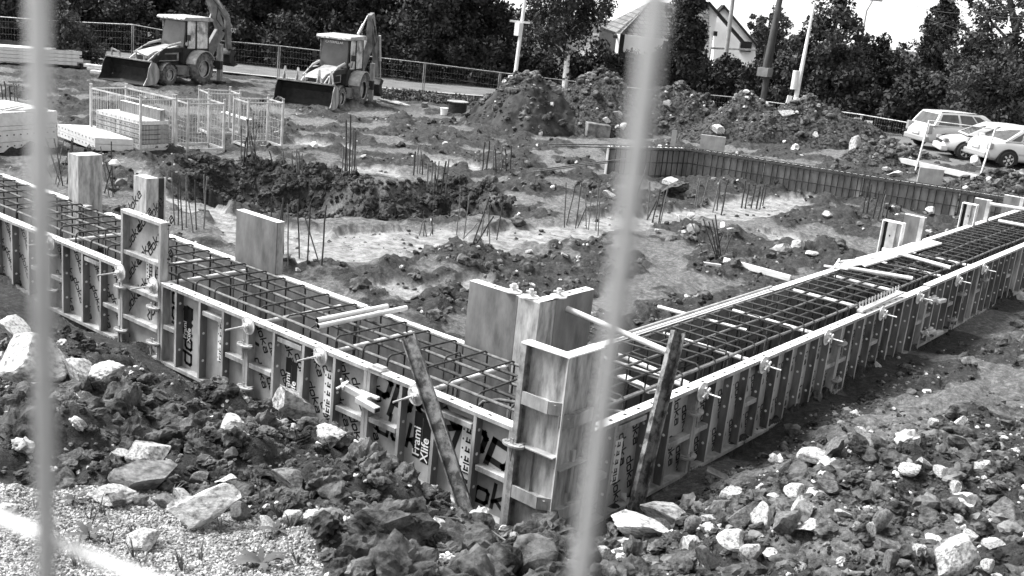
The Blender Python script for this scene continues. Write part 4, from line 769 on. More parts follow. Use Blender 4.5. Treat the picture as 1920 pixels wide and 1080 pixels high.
for a in [(1530, 880, 66, 34, 'white wedge shaped stone at the left of the right rubble ridge', True), (1561, 866, 34, 42, 'grey pointed stone touching the white wedge', False), (1623, 852, 52, 34, 'grey roof shaped stone on top of the right rubble ridge', False), (1632, 870, 46, 20, 'white flat stone under the roof shaped one', True), (1615, 818, 26, 16, 'small white stone behind the roof shaped one', True),
          (1707, 893, 44, 22, 'flat white slab tilted over a gap in the ridge', True), (1732, 885, 32, 24, 'rounded pale stone right of the tilted slab', True), (1762, 902, 38, 14, 'thin pale slab on the right ridge', True), (1787, 932, 20, 28, 'small white upright chip on the right slope', True), (1841, 882, 28, 20, 'pale oval stone on the right slope', True),
          (1751, 805, 22, 22, 'pale upright lump in the mud on the right', True), (1798, 812, 26, 28, 'pair like pale lump near the upright one in the mud', True), (1545, 930, 58, 46, 'dark angular block left of the ridge', False), (1493, 945, 46, 36, 'white rounded stone at the left end of the ridge', True), (1468, 1012, 46, 58, 'dark tall block below the white rounded stone', False),
          (1462, 950, 42, 22, 'white flat stone on the dark tall block', True), (1503, 988, 42, 46, 'pale block leaning on the dark tall block', True), (1512, 1008, 58, 30, 'pale overhanging slab below the leaning block', True), (1553, 1006, 32, 24, 'grey lump right of the overhanging slab', False), (1578, 972, 30, 16, 'small white stone in the middle of the ridge', True),
          (1632, 1012, 20, 30, 'thin pale upright stone left of the pointed one', True), (1650, 1008, 34, 50, 'pointed grey stone in the middle right', False), (1664, 1052, 54, 44, 'grey heavy block below the pointed stone', False), (1666, 1082, 36, 44, 'dark slab at the lower edge below the heavy block', False), (1718, 1056, 26, 34, 'small pale stone in the hollow left of the great boulder', True),
          (1782, 1088, 76, 96, 'great mottled boulder at the lower right', True), (1818, 1030, 42, 38, 'white angular stone behind the great boulder', True), (1858, 1032, 40, 16, 'thin white slab right of the great boulder', True), (1880, 988, 64, 60, 'long grey slanting slab near the right edge', False), (1851, 1082, 30, 30, 'white stone at the lower edge right of the great boulder', True), (1692, 1068, 26, 22, 'small grey stone between the heavy block and the great boulder', False)]: S(*a[:5], pale=a[5])
for a in [(1141, 376, 20, 14, 'white stone on the mud right of the middle bars', True), (1258, 358, 32, 20, 'long white stone on a dark lump right of the second blurred wire', True), (1262, 374, 52, 30, 'dark lump of earth under the long white stone', None), (1355, 432, 18, 14, 'white stone by the pale strip near the dark bundle', True), (1373, 437, 22, 12, 'flat white stone right of the dark bundle', True), (1271, 420, 22, 14, 'pale stones left of the dark bundle', True), (1297, 414, 16, 12, 'small pale stone between the strip and the bundle', True), (1057, 492, 14, 9, 'small white stone in the mud behind the inner corner', True),
          (1602, 303, 30, 44, 'tall white boulder at the right foot of the heaps', True), (1660, 324, 14, 9, 'small white stone near the right boulder', True), (991, 476, 12, 8, 'pale pebble on the mud before the strip', True), (1232, 440, 14, 9, 'pale pebble right of the second blurred wire', True), (680, 303, 12, 8, 'white pebble behind the pit rim', True), (1548, 410, 22, 14, 'pale flat stone in the mud before the far shutter', True), (1745, 408, 22, 16, 'pale round stone before the far shutter at the right', True), (1520, 482, 24, 10, 'white ring shaped stone in the mud beside the right shutter', True), (1712, 285, 20, 10, 'flat pale stone before the station wagon', True), (1740, 288, 16, 8, 'second flat pale stone before the station wagon', True), (1678, 334, 24, 14, 'pale lump left of the short far panel', True), (1825, 314, 22, 20, 'white half round stone under the silver car bumper', True)]: S(*a[:5], pale=a[5])
def on_heap(i, px_, py_, w, h, label, pale=True, name='rubble_stone'):
    bpy.context.view_layer.update(); d = Vector(ray(px_, py_)); o = HEAPS[i][0]; ok, loc, _, _ = o.ray_cast(Vector(CAM)-o.location, d.normalized())
    if ok: S(0, 0, w, h, label, pale=pale, pt=np.array(loc+o.location)-_fw*.02, name=name, rise=-.1)
for a in [(1, 1137, 226, 16, 18, 'white stone in the middle of the second heap'), (1, 1160, 218, 26, 16, 'pale boulder left of the second blurred wire on the heap', False), (1, 1170, 238, 14, 14, 'small white stone low on the second heap'), (1, 1089, 231, 10, 9, 'white chip between the cone and the second heap'), (2, 1250, 195, 14, 12, 'small pale stone on the heap right of the blurred wire'), (3, 1344, 246, 24, 18, 'round pale boulder above the concrete block panel'), (3, 1405, 238, 14, 12, 'square white stone on the lower heap'), (3, 1390, 241, 10, 10, 'small round stone on the lower heap', False), (4, 1472, 216, 28, 18, 'pale boulder on the crest below the flagpole'), (4, 1455, 205, 20, 10, 'grey boulder on the crest left of the flagpole', False), (4, 1528, 253, 16, 14, 'white lump on the right heap'), (0, 1036, 196, 12, 10, 'white chip high on the dark cone'), (0, 1013, 253, 8, 14, 'pale chip at the foot of the dark cone'), (3, 1440, 232, 20, 12, 'pale slanting stone between the last two heaps'), (4, 1572, 286, 20, 14, 'pale stone low at the right end of the heaps')]: on_heap(*a)
g = gpt(1118, 254); b = MB().box((-.45, -.3, -.1), (.45, .3, .42)).build('concrete_block', M_STONEG, None, g+_fw*-.2, (0, .05, YAW-math.pi/2+.15), bevel=.03); tag(b, 'rectangular broken concrete block at the foot of the second heap', 'concrete block')
def slab_up(px_, py_, wpx, hpx, label, m=M_FACE, t=.12, z0=None, edge=True):
    g = gpt(px_, py_) if z0 is None else gz(px_, py_, z0); dep = float((g-CAM)@_fw); w = wpx/FPX*dep; h = hpx/FPX*dep; p = empty('formwork_panel', g-np.array([0, 0, .15]), YAW-math.pi/2-.15, label, 'formwork panel', 'loose panels near the far shutter')
    MB().box((-w/2, 0, 0), (w/2, .015, h+.15)).build('plywood_sheet', M_SHEET, p); MB().box((-w/2, .016, h+.12), (w/2, t, h+.152)).box((w/2-.03, .0155, 0), (w/2+.003, t-.001, h+.119)).box((-w/2, .0155, 0), (-w/2+.03, t-.001, h+.119)).build('frame', M_GALV, p); return p
slab_up(1334, 283, 46, 28, 'pale panel standing behind the far shutter near its corner', z0=.7); slab_up(1741, 352, 44, 36, 'pale panel standing behind the far shutter below the cars', z0=.75); slab_up(1792, 416, 36, 18, 'dark low panel leaning at the right end of the far shutter', z0=.3)
slab_up(1262, 266, 9, 22, 'narrow upright board behind the far shutter', z0=.9, t=.03)

# ------------------------------------------------------------------ crates, stacks
def local_box(p, name, m, *bs): mb = MB(); [mb.box(*b) for b in bs]; return mb.build(name, m, p)
def crate(loc, rz, L, Wd, H, label, tilt=0):
    t = empty('mesh_crate', loc, rz, label, 'steel crate', 'galvanised crates with mesh sides'); s = .055
    for x in (0, L-s):
        for y in (0, Wd-s): MB().box((x, y, 0), (x+s, y+s, H)).disc((x+s/2, y+s/2, H), (0, 0, 1), .03, .07, 8, 0, .045).build('corner_post', M_GALV, t)
    MB().box((s+.001, .006, .1), (L-s-.001, .05, .16)).box((s+.001, Wd-.05, .1), (L-s-.001, Wd-.006, .16)).box((.006, s+.001, .1), (.05, Wd-s-.001, .16)).box((L-.05, s+.001, .1), (L-.006, Wd-s-.001, .16)).build('base_frame', M_GALV, t)
    for nm_, a0, a1, fx in (('front', (s, .02), (L-s, .02), 0), ('back', (s, Wd-.02), (L-s, Wd-.02), 0), ('left', (.02, s), (.02, Wd-s), 1), ('right', (L-.02, s), (L-.02, Wd-s), 1)):
        m = MB(); A = Vector((*a0, 0)); B = Vector((*a1, 0)); n = int((B-A).length/.085)
        m.obox(A+Vector((0, 0, H-.06)), B+Vector((0, 0, H-.06)), .035, .035)
        for k in range(1, n): p = A.lerp(B, k/n); m.obox(p+Vector((0, 0, .16)), p+Vector((0, 0, H-.07)), .006, .006)
        for z in (.35, .6, .85): m.obox(A+Vector((0, 0, z)), B+Vector((0, 0, z)), .007, .007)
        m.build('mesh_side', M_GALV, t)
    return t
def up2(p): return (p[0], p[1], H1(p[0], p[1])-.02)
def stack_panel(p0, ex, ey, z, L, Wd, h, label, group, name='stacked_panel', holes=True, m=M_GALV):
    k = MB(); k.prism([(0, 0), (L, 0), (L, Wd), (0, Wd)], (0, 0, 0), ex, ey, (0, 0, 1), 0, h)
    ex = Vector(ex); ey = Vector(ey)
    if holes:
        n = max(3, int(L/.2))
        for j in range(n):
            c = ex*((j+.5)*L/n); k.obox(c-ex*.02-ey*.003+Vector((0, 0, h*.6)), c+ex*.02-ey*.003+Vector((0, 0, h*.6)), .006, .03, 1)
        n = max(3, int(Wd/.25))
        for j in range(n):
            c = ex*L+ey*((j+.5)*Wd/n); k.obox(c-ey*.02+ex*.003+Vector((0, 0, h*.6)), c+ey*.02+ex*.003+Vector((0, 0, h*.6)), .006, .03, 1)
        for j in range(4): c = ey*((j+.5)*Wd/4); k.obox(c+ex*.05+Vector((0, 0, h+.002)), c+ex*(L-.05)+Vector((0, 0, h+.002)), .04, .004, 2)
    return tag(k.build(name, [m, M_DARK, M_FRAME], None, (p0[0], p0[1], z)), label, 'formwork panel', group)
# the crate with panels: front face from (262,298) to (340,298)
A = gz(262, 299, .05); B = gz(342, 299, .05); ang = math.atan2(B[1]-A[1], B[0]-A[0]); exv = (math.cos(ang), math.sin(ang), 0); Lf = math.hypot(B[0]-A[0], B[1]-A[1])
C = gz(168, 268, .1); wd = math.hypot(C[0]-A[0], C[1]-A[1]); eyv = ((C[0]-A[0])/wd, (C[1]-A[1])/wd, 0); ang2 = math.atan2(eyv[1], eyv[0])-math.pi/2
print('crate', Lf, wd, math.degrees(ang), math.degrees(ang2))
crate(up2(A), ang2, Lf, wd, 1.5, 'crate loaded with a pile of perforated panels')
exl = (math.cos(ang2), math.sin(ang2), 0)
for k in range(7):
    p0 = (A[0]+exl[0]*.10+eyv[0]*.1, A[1]+exl[1]*.10+eyv[1]*.1)
    stack_panel(p0, eyv, (exl[0], exl[1], 0), .18+.125*k, wd-.25, Lf-.3, .105, ('bottom', 'second', 'third', 'fourth', 'fifth', 'sixth', 'top')[k]+' panel of the pile inside the loaded crate', 'perforated panels inside the loaded crate', m=(M_PVC if k in (1, 6) else M_FRAME))
p0 = (A[0]+exl[0]*(Lf-.32)+eyv[0]*.1, A[1]+exl[1]*(Lf-.32)+eyv[1]*.1, .2)
pp = panel(p0, ang2+math.pi/2, wd*.8, 1.12, [wd*.16, wd*.32, wd*.48, wd*.64], [], 'ribbed panel standing on edge inside the loaded crate', None, far=True)
A2 = gz(350, 297, .05); crate(up2(A2), ang+.12, 1.1, .95, 1.42, 'empty crate right of the loaded one leaning slightly'); A3 = gz(388, 273, .0); crate(up2(A3), ang, 1.0, .9, 1.35, 'empty crate standing behind the others'); A4 = gz(462, 294, .05); crate(up2(A4), ang+.1, 1.12, .95, 1.42, 'rightmost crate with empty mesh sides')
A5 = gz(250, 262, 0)
# loose pile in front of crate
B = gz(250, 297, .05); A = gz(178, 294, .05); C = gz(108, 263, .1); ex = Vector((B[0]-A[0], B[1]-A[1], 0)); Lb = ex.length; ex.normalize(); ey = Vector((C[0]-A[0], C[1]-A[1], 0)); Wb = ey.length; ey.normalize()
print('pile', Lb, Wb)
for k in range(2): stack_panel(A, -ey*-1, ex, .12+.17*k+.1, Wb, Lb, .16, ('lower', 'upper')[k]+' panel of the low pile left of the loaded crate', 'low pile of panels left of the crate', m=M_PVC)
# left stack with tall side
L0 = gz(108, 280, .1); L1 = gz(-60, 296, .1); ex = Vector((L0[0]-L1[0], L0[1]-L1[1], 0)); Ls = ex.length; ex.normalize(); ey = Vector((-ex[1], ex[0], 0))
for k, (h, z) in enumerate(((.24, .15), (.28, .40), (.10, .69), (.30, .80), (.08, 1.11))): stack_panel(L1, ex, ey, z, Ls-(0, .02, .05, 0, .3)[k], 1.6, h, ('lowest', 'second', 'thin third', 'fourth', 'top')[k]+' layer of the pale panel stack at the left edge', 'pale panel stack at the left edge', m=M_PVC, holes=k in (0, 1))
for k, (px_) in enumerate((20, 88)): g = gz(px_, 294, 0); tag(MB().box((-.07, -.07, -.1), (.07, .07, .16)).build('support_block', M_GALV, None, (g[0], g[1]+.15, 0)), ('left', 'right')[k]+' foot under the pale panel stack at the left edge', 'foot', 'feet under the pale panel stack')
for k, (a, b) in enumerate((((0, 205), (42, 196)), ((0, 212), (46, 210)))): timber(gz(*a, 1.25), gz(*b, 1.25), .12, .04, ('upper', 'lower')[k]+' pale batten on top of the left panel stack', 'battens on the left stack')
# long pale pile in the back left
a = gz(-40, 118, 0); b = gz(156, 130, 0); ex = Vector((b[0]-a[0], b[1]-a[1], 0)); Lp = ex.length; ex.normalize(); ey = Vector((-ex[1], ex[0], 0))
for k in range(4): stack_panel((a[0], a[1]), ex, ey, .15+.16*k, Lp-(.25, 0, .15, .05)[k], 1.2, .145, ('bottom', 'second', 'third', 'top')[k]+' layer of the long pale pile beside the left digger', 'long pale pile beside the left digger', m=M_PVC, holes=False)
for k, u in enumerate((.3, 2.3, 4.2)): tag(MB().box((-.05, 0, 0), (.05, 1.1, .16)).build('bearer_beam', M_BARK, None, (a[0]+ex[0]*u, a[1]+ex[1]*u, 0), (0, 0, math.atan2(ey[1], ey[0])-math.pi/2)), ('left', 'middle', 'right')[k]+' bearer under the long pale pile', 'beam', 'bearers under the long pale pile')
for k, (x_, y_, w_) in enumerate(((166, 128, 1.3), (172, 134, 1.0), (160, 122, .9))): g = gz(x_, y_, .1+.15*k); timber(g, g+np.array([1.0, .6, 0])*w_, .3, .12, ('lower', 'front', 'upper')[k]+' board of the small ragged pile between the long pile and the left digger', 'ragged boards')
# bucket, drum, boards
g = gpt(832, 217); t = empty('pail', g, 0, 'small white pail on the mud left of the dark cone', 'pail'); MB().disc((0, 0, 0), (0, 0, 1), .13, .30, 16, 0, .17).build('body', M_STICK, t); MB().disc((0, 0, .285), (0, 0, 1), .18, .02, 16).build('rim', M_STICK, t)
g = gpt(856, 212); t = empty('cable_drum', g+_fw*.3, 0, 'dark ribbed drum with a flat lid beside the white pail', 'drum')
m = MB()
for k in range(5): m.disc((0, 0, .02+.09*k), (0, 0, 1), .40, .07, 24); m.disc((0, 0, .09+.09*k), (0, 0, 1), .37, .02, 24)
m.build('ribbed_body', M_MDARK, t); MB().disc((0, 0, .47), (0, 0, 1), .46, .03, 24).build('lid', M_FRAME, t)
for a, b, lb in (((712, 186), (752, 195), 'first pale board on the ground right of the right digger'), ((740, 190), (765, 198), 'second pale board on the ground right of the right digger'), ((420, 210), (470, 226), 'long pale board behind the crates'), ((500, 228), (562, 246), 'long pale board on the mud right of the crates')): timber(gz(*a, .1), gz(*b, .1), .25, .04, lb)

# ------------------------------------------------------------------ diggers
def wheel(p, c, r, w, side, rimr=.55, lug=True, tread=M_TYRE, rim=M_PAINTL):
    t = empty('wheel', c, 0); t.parent = p; m = MB(); prof = [(-w/2, rimr*r), (-w/2, .86*r), (-w*.38, .97*r), (0, r), (w*.38, .97*r), (w/2, .86*r), (w/2, rimr*r)]; n = 36
    vs = []; fs = []
    for k in range(n):
        a = 2*math.pi*k/n
        for y, rr in prof: vs.append((rr*math.cos(a), y, rr*math.sin(a)))
    q = len(prof)
    for k in range(n):
        for j in range(q-1): fs.append((k*q+j, k*q+j+1, ((k+1) % n)*q+j+1, ((k+1) % n)*q+j))
    m.add(vs, fs, 0, True)
    if lug:
        for k in range(18):
            for s in (-1, 1):
                a = 2*math.pi*(k+.25*s)/18; b = a+.16*1; m.obox((r*.985*math.cos(a), s*w*.04, r*.985*math.sin(a)), (r*.955*math.cos(b), s*w*.5, r*.955*math.sin(b)), .06*r/.6, .055*r/.6, 0, up=(math.cos(a), 0, math.sin(a)))
    m.build('tyre', tread, t)
    m = MB(); m.disc((0, side*w*.12, 0), (0, side, 0), rimr*r, .02, 24); m.disc((0, side*w*.13, 0), (0, side, 0), rimr*r*.45, .07, 16); m.tube([(rimr*r*math.cos(a), side*w*.46, rimr*r*math.sin(a)) for a in np.linspace(0, 2*math.pi, 25)], .02*r/.6, 6)
    for k in range(8): a = 2*math.pi*k/8; m.disc((rimr*r*.3*math.cos(a), side*(w*.13+.02), rimr*r*.3*math.sin(a)), (0, side, 0), .018, .03, 6)
    m.build('rim', rim, t); return t
def digger(loc, rz, label, boom, frames, buck, bucktilt=0.0, sign=True):
    p = empty('backhoe_loader', loc, rz, label, 'backhoe loader', 'backhoe loaders parked before the fence')
    for s in (-1, 1): wheel(p, (0, s*.88, .68), .68, .44, s); wheel(p, (2.1, s*.84, .45), .45, .30, s)
    MB().box((-.7, -.42, .5), (2.5, .42, .88)).box((1.95, -.68, .38), (2.25, .68, .52)).box((-.12, -.65, .55), (.12, .65, .8)).box((2.5, -.35, .55), (2.75, .35, .95)).build('chassis', M_MDARK, p)
    m = MB(); m.prism([(.85, .95), (2.75, .95), (2.78, 1.22), (2.45, 1.36), (.85, 1.62)], (0, 0, 0), (1, 0, 0), (0, 0, 1), (0, 1, 0), -.40, .40); m.build('hood', M_PAINTL, p, bevel=.03)
    m = MB(); m.box((1.0, -.405, 1.0), (2.3, -.402, 1.25)).box((1.0, .402, 1.0), (2.3, .405, 1.25)).box((2.765, -.33, 1.0), (2.79, .33, 1.2)); m.build('grille', M_MDARK, p)
    for s in (-1, 1): MB().disc((2.78, s*.29, 1.13), (1, 0, 0), .06, .03, 12).build('headlight', M_LAMP, p)
    # cab: posts, glass, lower body, roof
    P0 = {'fl': (.82, .62), 'fr': (.82, -.62), 'bl': (-.72, .70), 'br': (-.72, -.70), 'ml': (.1, .71), 'mr': (.1, -.71)}
    m = MB(); top = 2.68
    for k, (x, y) in P0.items(): m.obox((x, y, .85), (x-(.18 if k[0] == 'f' else 0), y*.94, top), .07, .07)
    for s in (-1, 1): m.obox((.82, s*.63, 1.48), (-.72, s*.70, 1.48), .05, .06); m.obox((.8, s*.64, .9), (-.72, s*.70, .9), .06, .08)
    m.obox((.80, -.62, 1.55), (.80, .62, 1.55), .05, .06); m.build('cab_frame', M_MDARK, p)
    m = MB(); m.add([(.83, -.60, 1.58), (.83, .60, 1.58), (.655, .57, top), (.655, -.57, top)], [(0, 1, 2, 3)]); m.add([(.8, -.60, 1.58), (.8, .60, 1.58), (.625, .57, top), (.625, -.57, top)], [(3, 2, 1, 0)]); m.build('windscreen', M_CABG, p)
    for s in (-1, 1): MB().box((.14, s*.675-.006, 1.52), (.66, s*.675+.006, top)).box((-.69, s*.685-.006, 1.52), (.06, s*.685+.006, top)).build('side_window', M_WINDOWL, p)
    MB().box((-.70, -.6, 1.52), (-.69, .6, top)).build('rear_window', M_CABG, p)
    MB().box((-.70, -.62, .88), (.80, .62, 1.46)).build('cab_body', M_MDARK, p)
    MB().box((-.45, -.26, 1.47), (.05, .26, 1.58)).box((-.5, -.26, 1.58), (-.38, .26, 2.25)).build('seat', M_DARK, p)
    MB().tube([(.35, 0, 1.5), (.25, 0, 1.85)], .03, 6).tube([(.25+.05*math.cos(a), .18*math.sin(a), 1.86+.18*math.cos(a)*.4) for a in np.linspace(0, 6.283, 17)], .016, 6).build('steering_column', M_DARK, p)
    m = MB(); m.prism([(.95, 2.70), (.98, 2.76), (.9, 2.84), (-.8, 2.88), (-.98, 2.80), (-.95, 2.70)], (0, 0, 0), (1, 0, 0), (0, 0, 1), (0, 1, 0), -.76, .76); m.build('roof', M_PAINTL, p, bevel=.02)
    for y in (-.52, -.32, .20, .42): MB().box((.955, y, 2.72), (1.0, y+.13, 2.80)).build('work_light', M_STICK, p)
    if sign: font_mesh('maker_lettering', 'CATERPILLAR', .13, M_STICK, p, (.70, -.45, 2.52), (R(80), 0, R(90)), bold=.01)
    for s in (-1, 1):
        m = MB(); pts = [(.66*1.12*math.cos(a), .68+.72*1.1*math.sin(a)) for a in np.linspace(R(15), R(150), 10)]; inn = [(x*.94, .68+(z-.68)*.94) for x, z in pts][::-1]
        m.prism(pts+inn, (0, 0, 0), (1, 0, 0), (0, 0, 1), (0, 1, 0), s*.9-.26, s*.9+.26); m.prism(pts+[(-.6, 1.0), (.65, .82)], (0, 0, 0), (1, 0, 0), (0, 0, 1), (0, 1, 0), s*.67-.02, s*.67+.02); m.build('fender', M_PAINTL, p)
        MB().box((.78, s*.72-.2, .42), (1.55, s*.72+.2, .80)).box((.76, s*.74-.22, .36), (1.2, s*.74+.22, .40)).build('side_tank', M_PAINT, p, bevel=.02)
        m = MB(); m.prism([(2.1+.52*math.cos(a), .45+.52*math.sin(a)) for a in np.linspace(R(20), R(160), 8)]+[(2.1+.49*math.cos(a), .45+.49*math.sin(a)) for a in np.linspace(R(160), R(20), 8)], (0, 0, 0), (1, 0, 0), (0, 0, 1), (0, 1, 0), s*.84-.15, s*.84+.15); m.build('front_mudguard', M_MDARK, p)
        m = MB(); m.obox((.9, s*.55, 1.45), (2.0, s*.55, 1.42), .11, .2); m.obox((1.98, s*.55, 1.45), (3.05, s*.55, buck), .11, .2); m.build('loader_arm', M_BUCK if not sign else M_MDARK, p, bevel=.01)
        MB().tube([(.95, s*.55, 1.75), (1.7, s*.55, 1.62)], .055, 8).tube([(1.7, s*.55, 1.62), (2.6, s*.55, 1.25)], .03, 8).tube([(2.4, s*.5, 1.3), (3.1, s*.5, buck+.35)], .035, 8).build('lift_cylinder', M_GALV, p)
        MB().tube([(.75, s*.78, 1.6), (.8, s*.86, 1.9)], .015, 6).box((.78, s*.86-.09, 1.88), (.81, s*.86+.09, 2.12)).build('mirror', M_DARK, p)
        MB().disc((.72, s*.72, 1.72), (1, 0, 0), .075, .05, 12).build('round_lamp', M_LAMP, p)
        # stabiliser
        MB().box((-1.32, s*.98-.09, .12), (-1.14, s*.98+.09, 1.75)).build('stabiliser_leg', M_FRAME, p); MB().box((-1.42, s*.98-.22, .0), (-1.04, s*.98+.22, .09)).build('stabiliser_foot', M_MDARK, p)
    MB().box((-1.3, -1.08, .62), (-1.1, 1.08, 1.0)).box((-1.12, -.35, .55), (-.65, .35, .95)).build('rear_frame', M_MDARK, p)
    # bucket
    b = empty('loader_bucket', (3.05, 0, buck-.42), 0); b.parent = p; b.rotation_euler = (0, bucktilt, 0)
    prof = [(.95, -.02), (.55, 0), (.15, .05), (0, .25), (.0, .62), (.18, .86), (.45, .95)]; inn = [(.95, .012), (.55, .035), (.19, .085), (.04, .28), (.04, .60), (.2, .82), (.45, .91)]
    m = MB(); m.prism(prof+inn[::-1], (0, 0, 0), (1, 0, 0), (0, 0, 1), (0, 1, 0), -1.2, 1.2); m.build('shell', M_BUCK, b)
    for s in (-1, 1): m = MB(); m.prism([(.95, -.02), (.5, -.005), (.15, .05), (0, .25), (0, .62), (.2, .88), (.45, .95), (.62, .7), (.72, .3)], (0, 0, 0), (1, 0, 0), (0, 0, 1), (0, 1, 0), s*1.212-.012, s*1.212+.012); m.build('side_plate', M_FRAME if s > 0 else M_MDARK, b)
    m = MB(); m.obox((.45, -1.22, .95), (.45, 1.22, .95), .08, .05); m.build('top_edge', M_CLAMP, b)
    for y in frames:
        m = MB()
        if sign: m.obox((.45, y, .95), (.25, y, 1.45), .05, .09); m.obox((.25, y, 1.45), (.6, y+.25, .98), .05, .07); m.obox((.2, y-.03, .95), (.25, y, 1.4), .05, .06)
        else: m.obox((.4, y, .95), (.4, y, 1.28), .05, .06); m.obox((.4, y, 1.27), (.4, y+.42, 1.16), .05, .06); m.obox((.4, y+.42, 1.18), (.4, y+.42, .95), .05, .06)
        m.build('folded_fork', M_CLAMP, b)
    # backhoe arm
    m = MB()
    for (a, c, w1) in boom['boom']: m.obox(a, c, .24, w1)
    m.build('boom', M_PAINT, p, bevel=.02)
    m = MB()
    for (a, c, w1) in boom['stick']: m.obox(a, c, .20, w1)
    m.build('dipper', M_PAINT, p, bevel=.02)
    for a, c in boom['cyl']: d = Vector(c)-Vector(a); MB().tube([a, Vector(a)+d*.55], .06, 8).tube([Vector(a)+d*.55, c], .032, 8).build('cylinder', M_GALV, p)
    bk = boom['bucket']; m = MB(); m.prism([(0, 0), (.35, .1), (.55, -.15), (.5, -.5), (.2, -.7), (-.1, -.62), (.15, -.45), (.2, -.2)], bk, (1, 0, 0), (0, 0, 1), (0, 1, 0), -.3, .3); m.build('digging_bucket', M_MDARK, p)
    m = MB()
    for pts in boom['hose']: m.tube(pts, .02, 6)
    m.build('hose', M_DARK, p)
    return p
M_WINDOWL = mat('side_glass', .25, .75, .15, 0, 2.6, spec=.6, c0=.4, c1=.6)
hd = R(-64); lf = np.array([-math.sin(hd), math.cos(hd), 0]); g = gz(678, 199, 0)-lf*1.05
digger((g[0], g[1], 0), hd, 'yellow toned digger on the right with its folded rear arm rising above the cab', dict(boom=[((-1.25, .25, 1.0), (-1.75, .55, 2.6), .42), ((-1.75, .55, 2.6), (-1.45, .65, 3.75), .36)], stick=[((-1.45, .67, 3.8), (-2.05, .75, 2.2), .32), ((-2.05, .75, 2.3), (-2.25, .78, 1.1), .24)], cyl=[((-.9, .35, 2.9), (-1.4, .55, 3.7)), ((-1.95, .95, 2.9), (-2.45, .95, .9))], bucket=(-2.5, .78, .95), hose=[[(-1.35, .80, 3.6), (-1.5, .86, 3.2), (-1.8, .88, 2.7), (-1.55, .9, 2.45), (-1.35, .9, 2.8), (-1.5, .86, 3.3)]]), (-1.0, -.45, .45, .95), .55)
hd = R(-74); lf = np.array([-math.sin(hd), math.cos(hd), 0]); g = gz(381, 158, 0)-lf*1.05
d2 = digger((g[0], g[1], 0), hd, 'digger on the left with the bright bonnet and its arm cut by the top edge', dict(boom=[((-1.25, .1, 1.0), (-2.0, .35, 2.3), .46), ((-2.0, .35, 2.3), (-1.2, .2, 4.1), .38)], stick=[((-1.2, .2, 4.1), (-2.2, .55, 2.9), .26), ((-2.2, .55, 2.9), (-2.35, .6, 1.2), .24)], cyl=[((-1.15, .35, 4.2), (-2.5, .6, 2.5)), ((-.9, .1, 1.6), (-1.5, .2, 3.0))], bucket=(-2.6, .55, 1.4), hose=[[(-1.3, .4, 3.7), (-1.6, .5, 3.4), (-1.5, .5, 2.8), (-1.8, .55, 2.5)]]), (-.95, .35), .52, sign=False)
font_mesh('maker_lettering', 'CAT', .28, M_STICK, d2, (-2.42, .62, 2.25), (R(90), 0, R(60)), bold=.03)

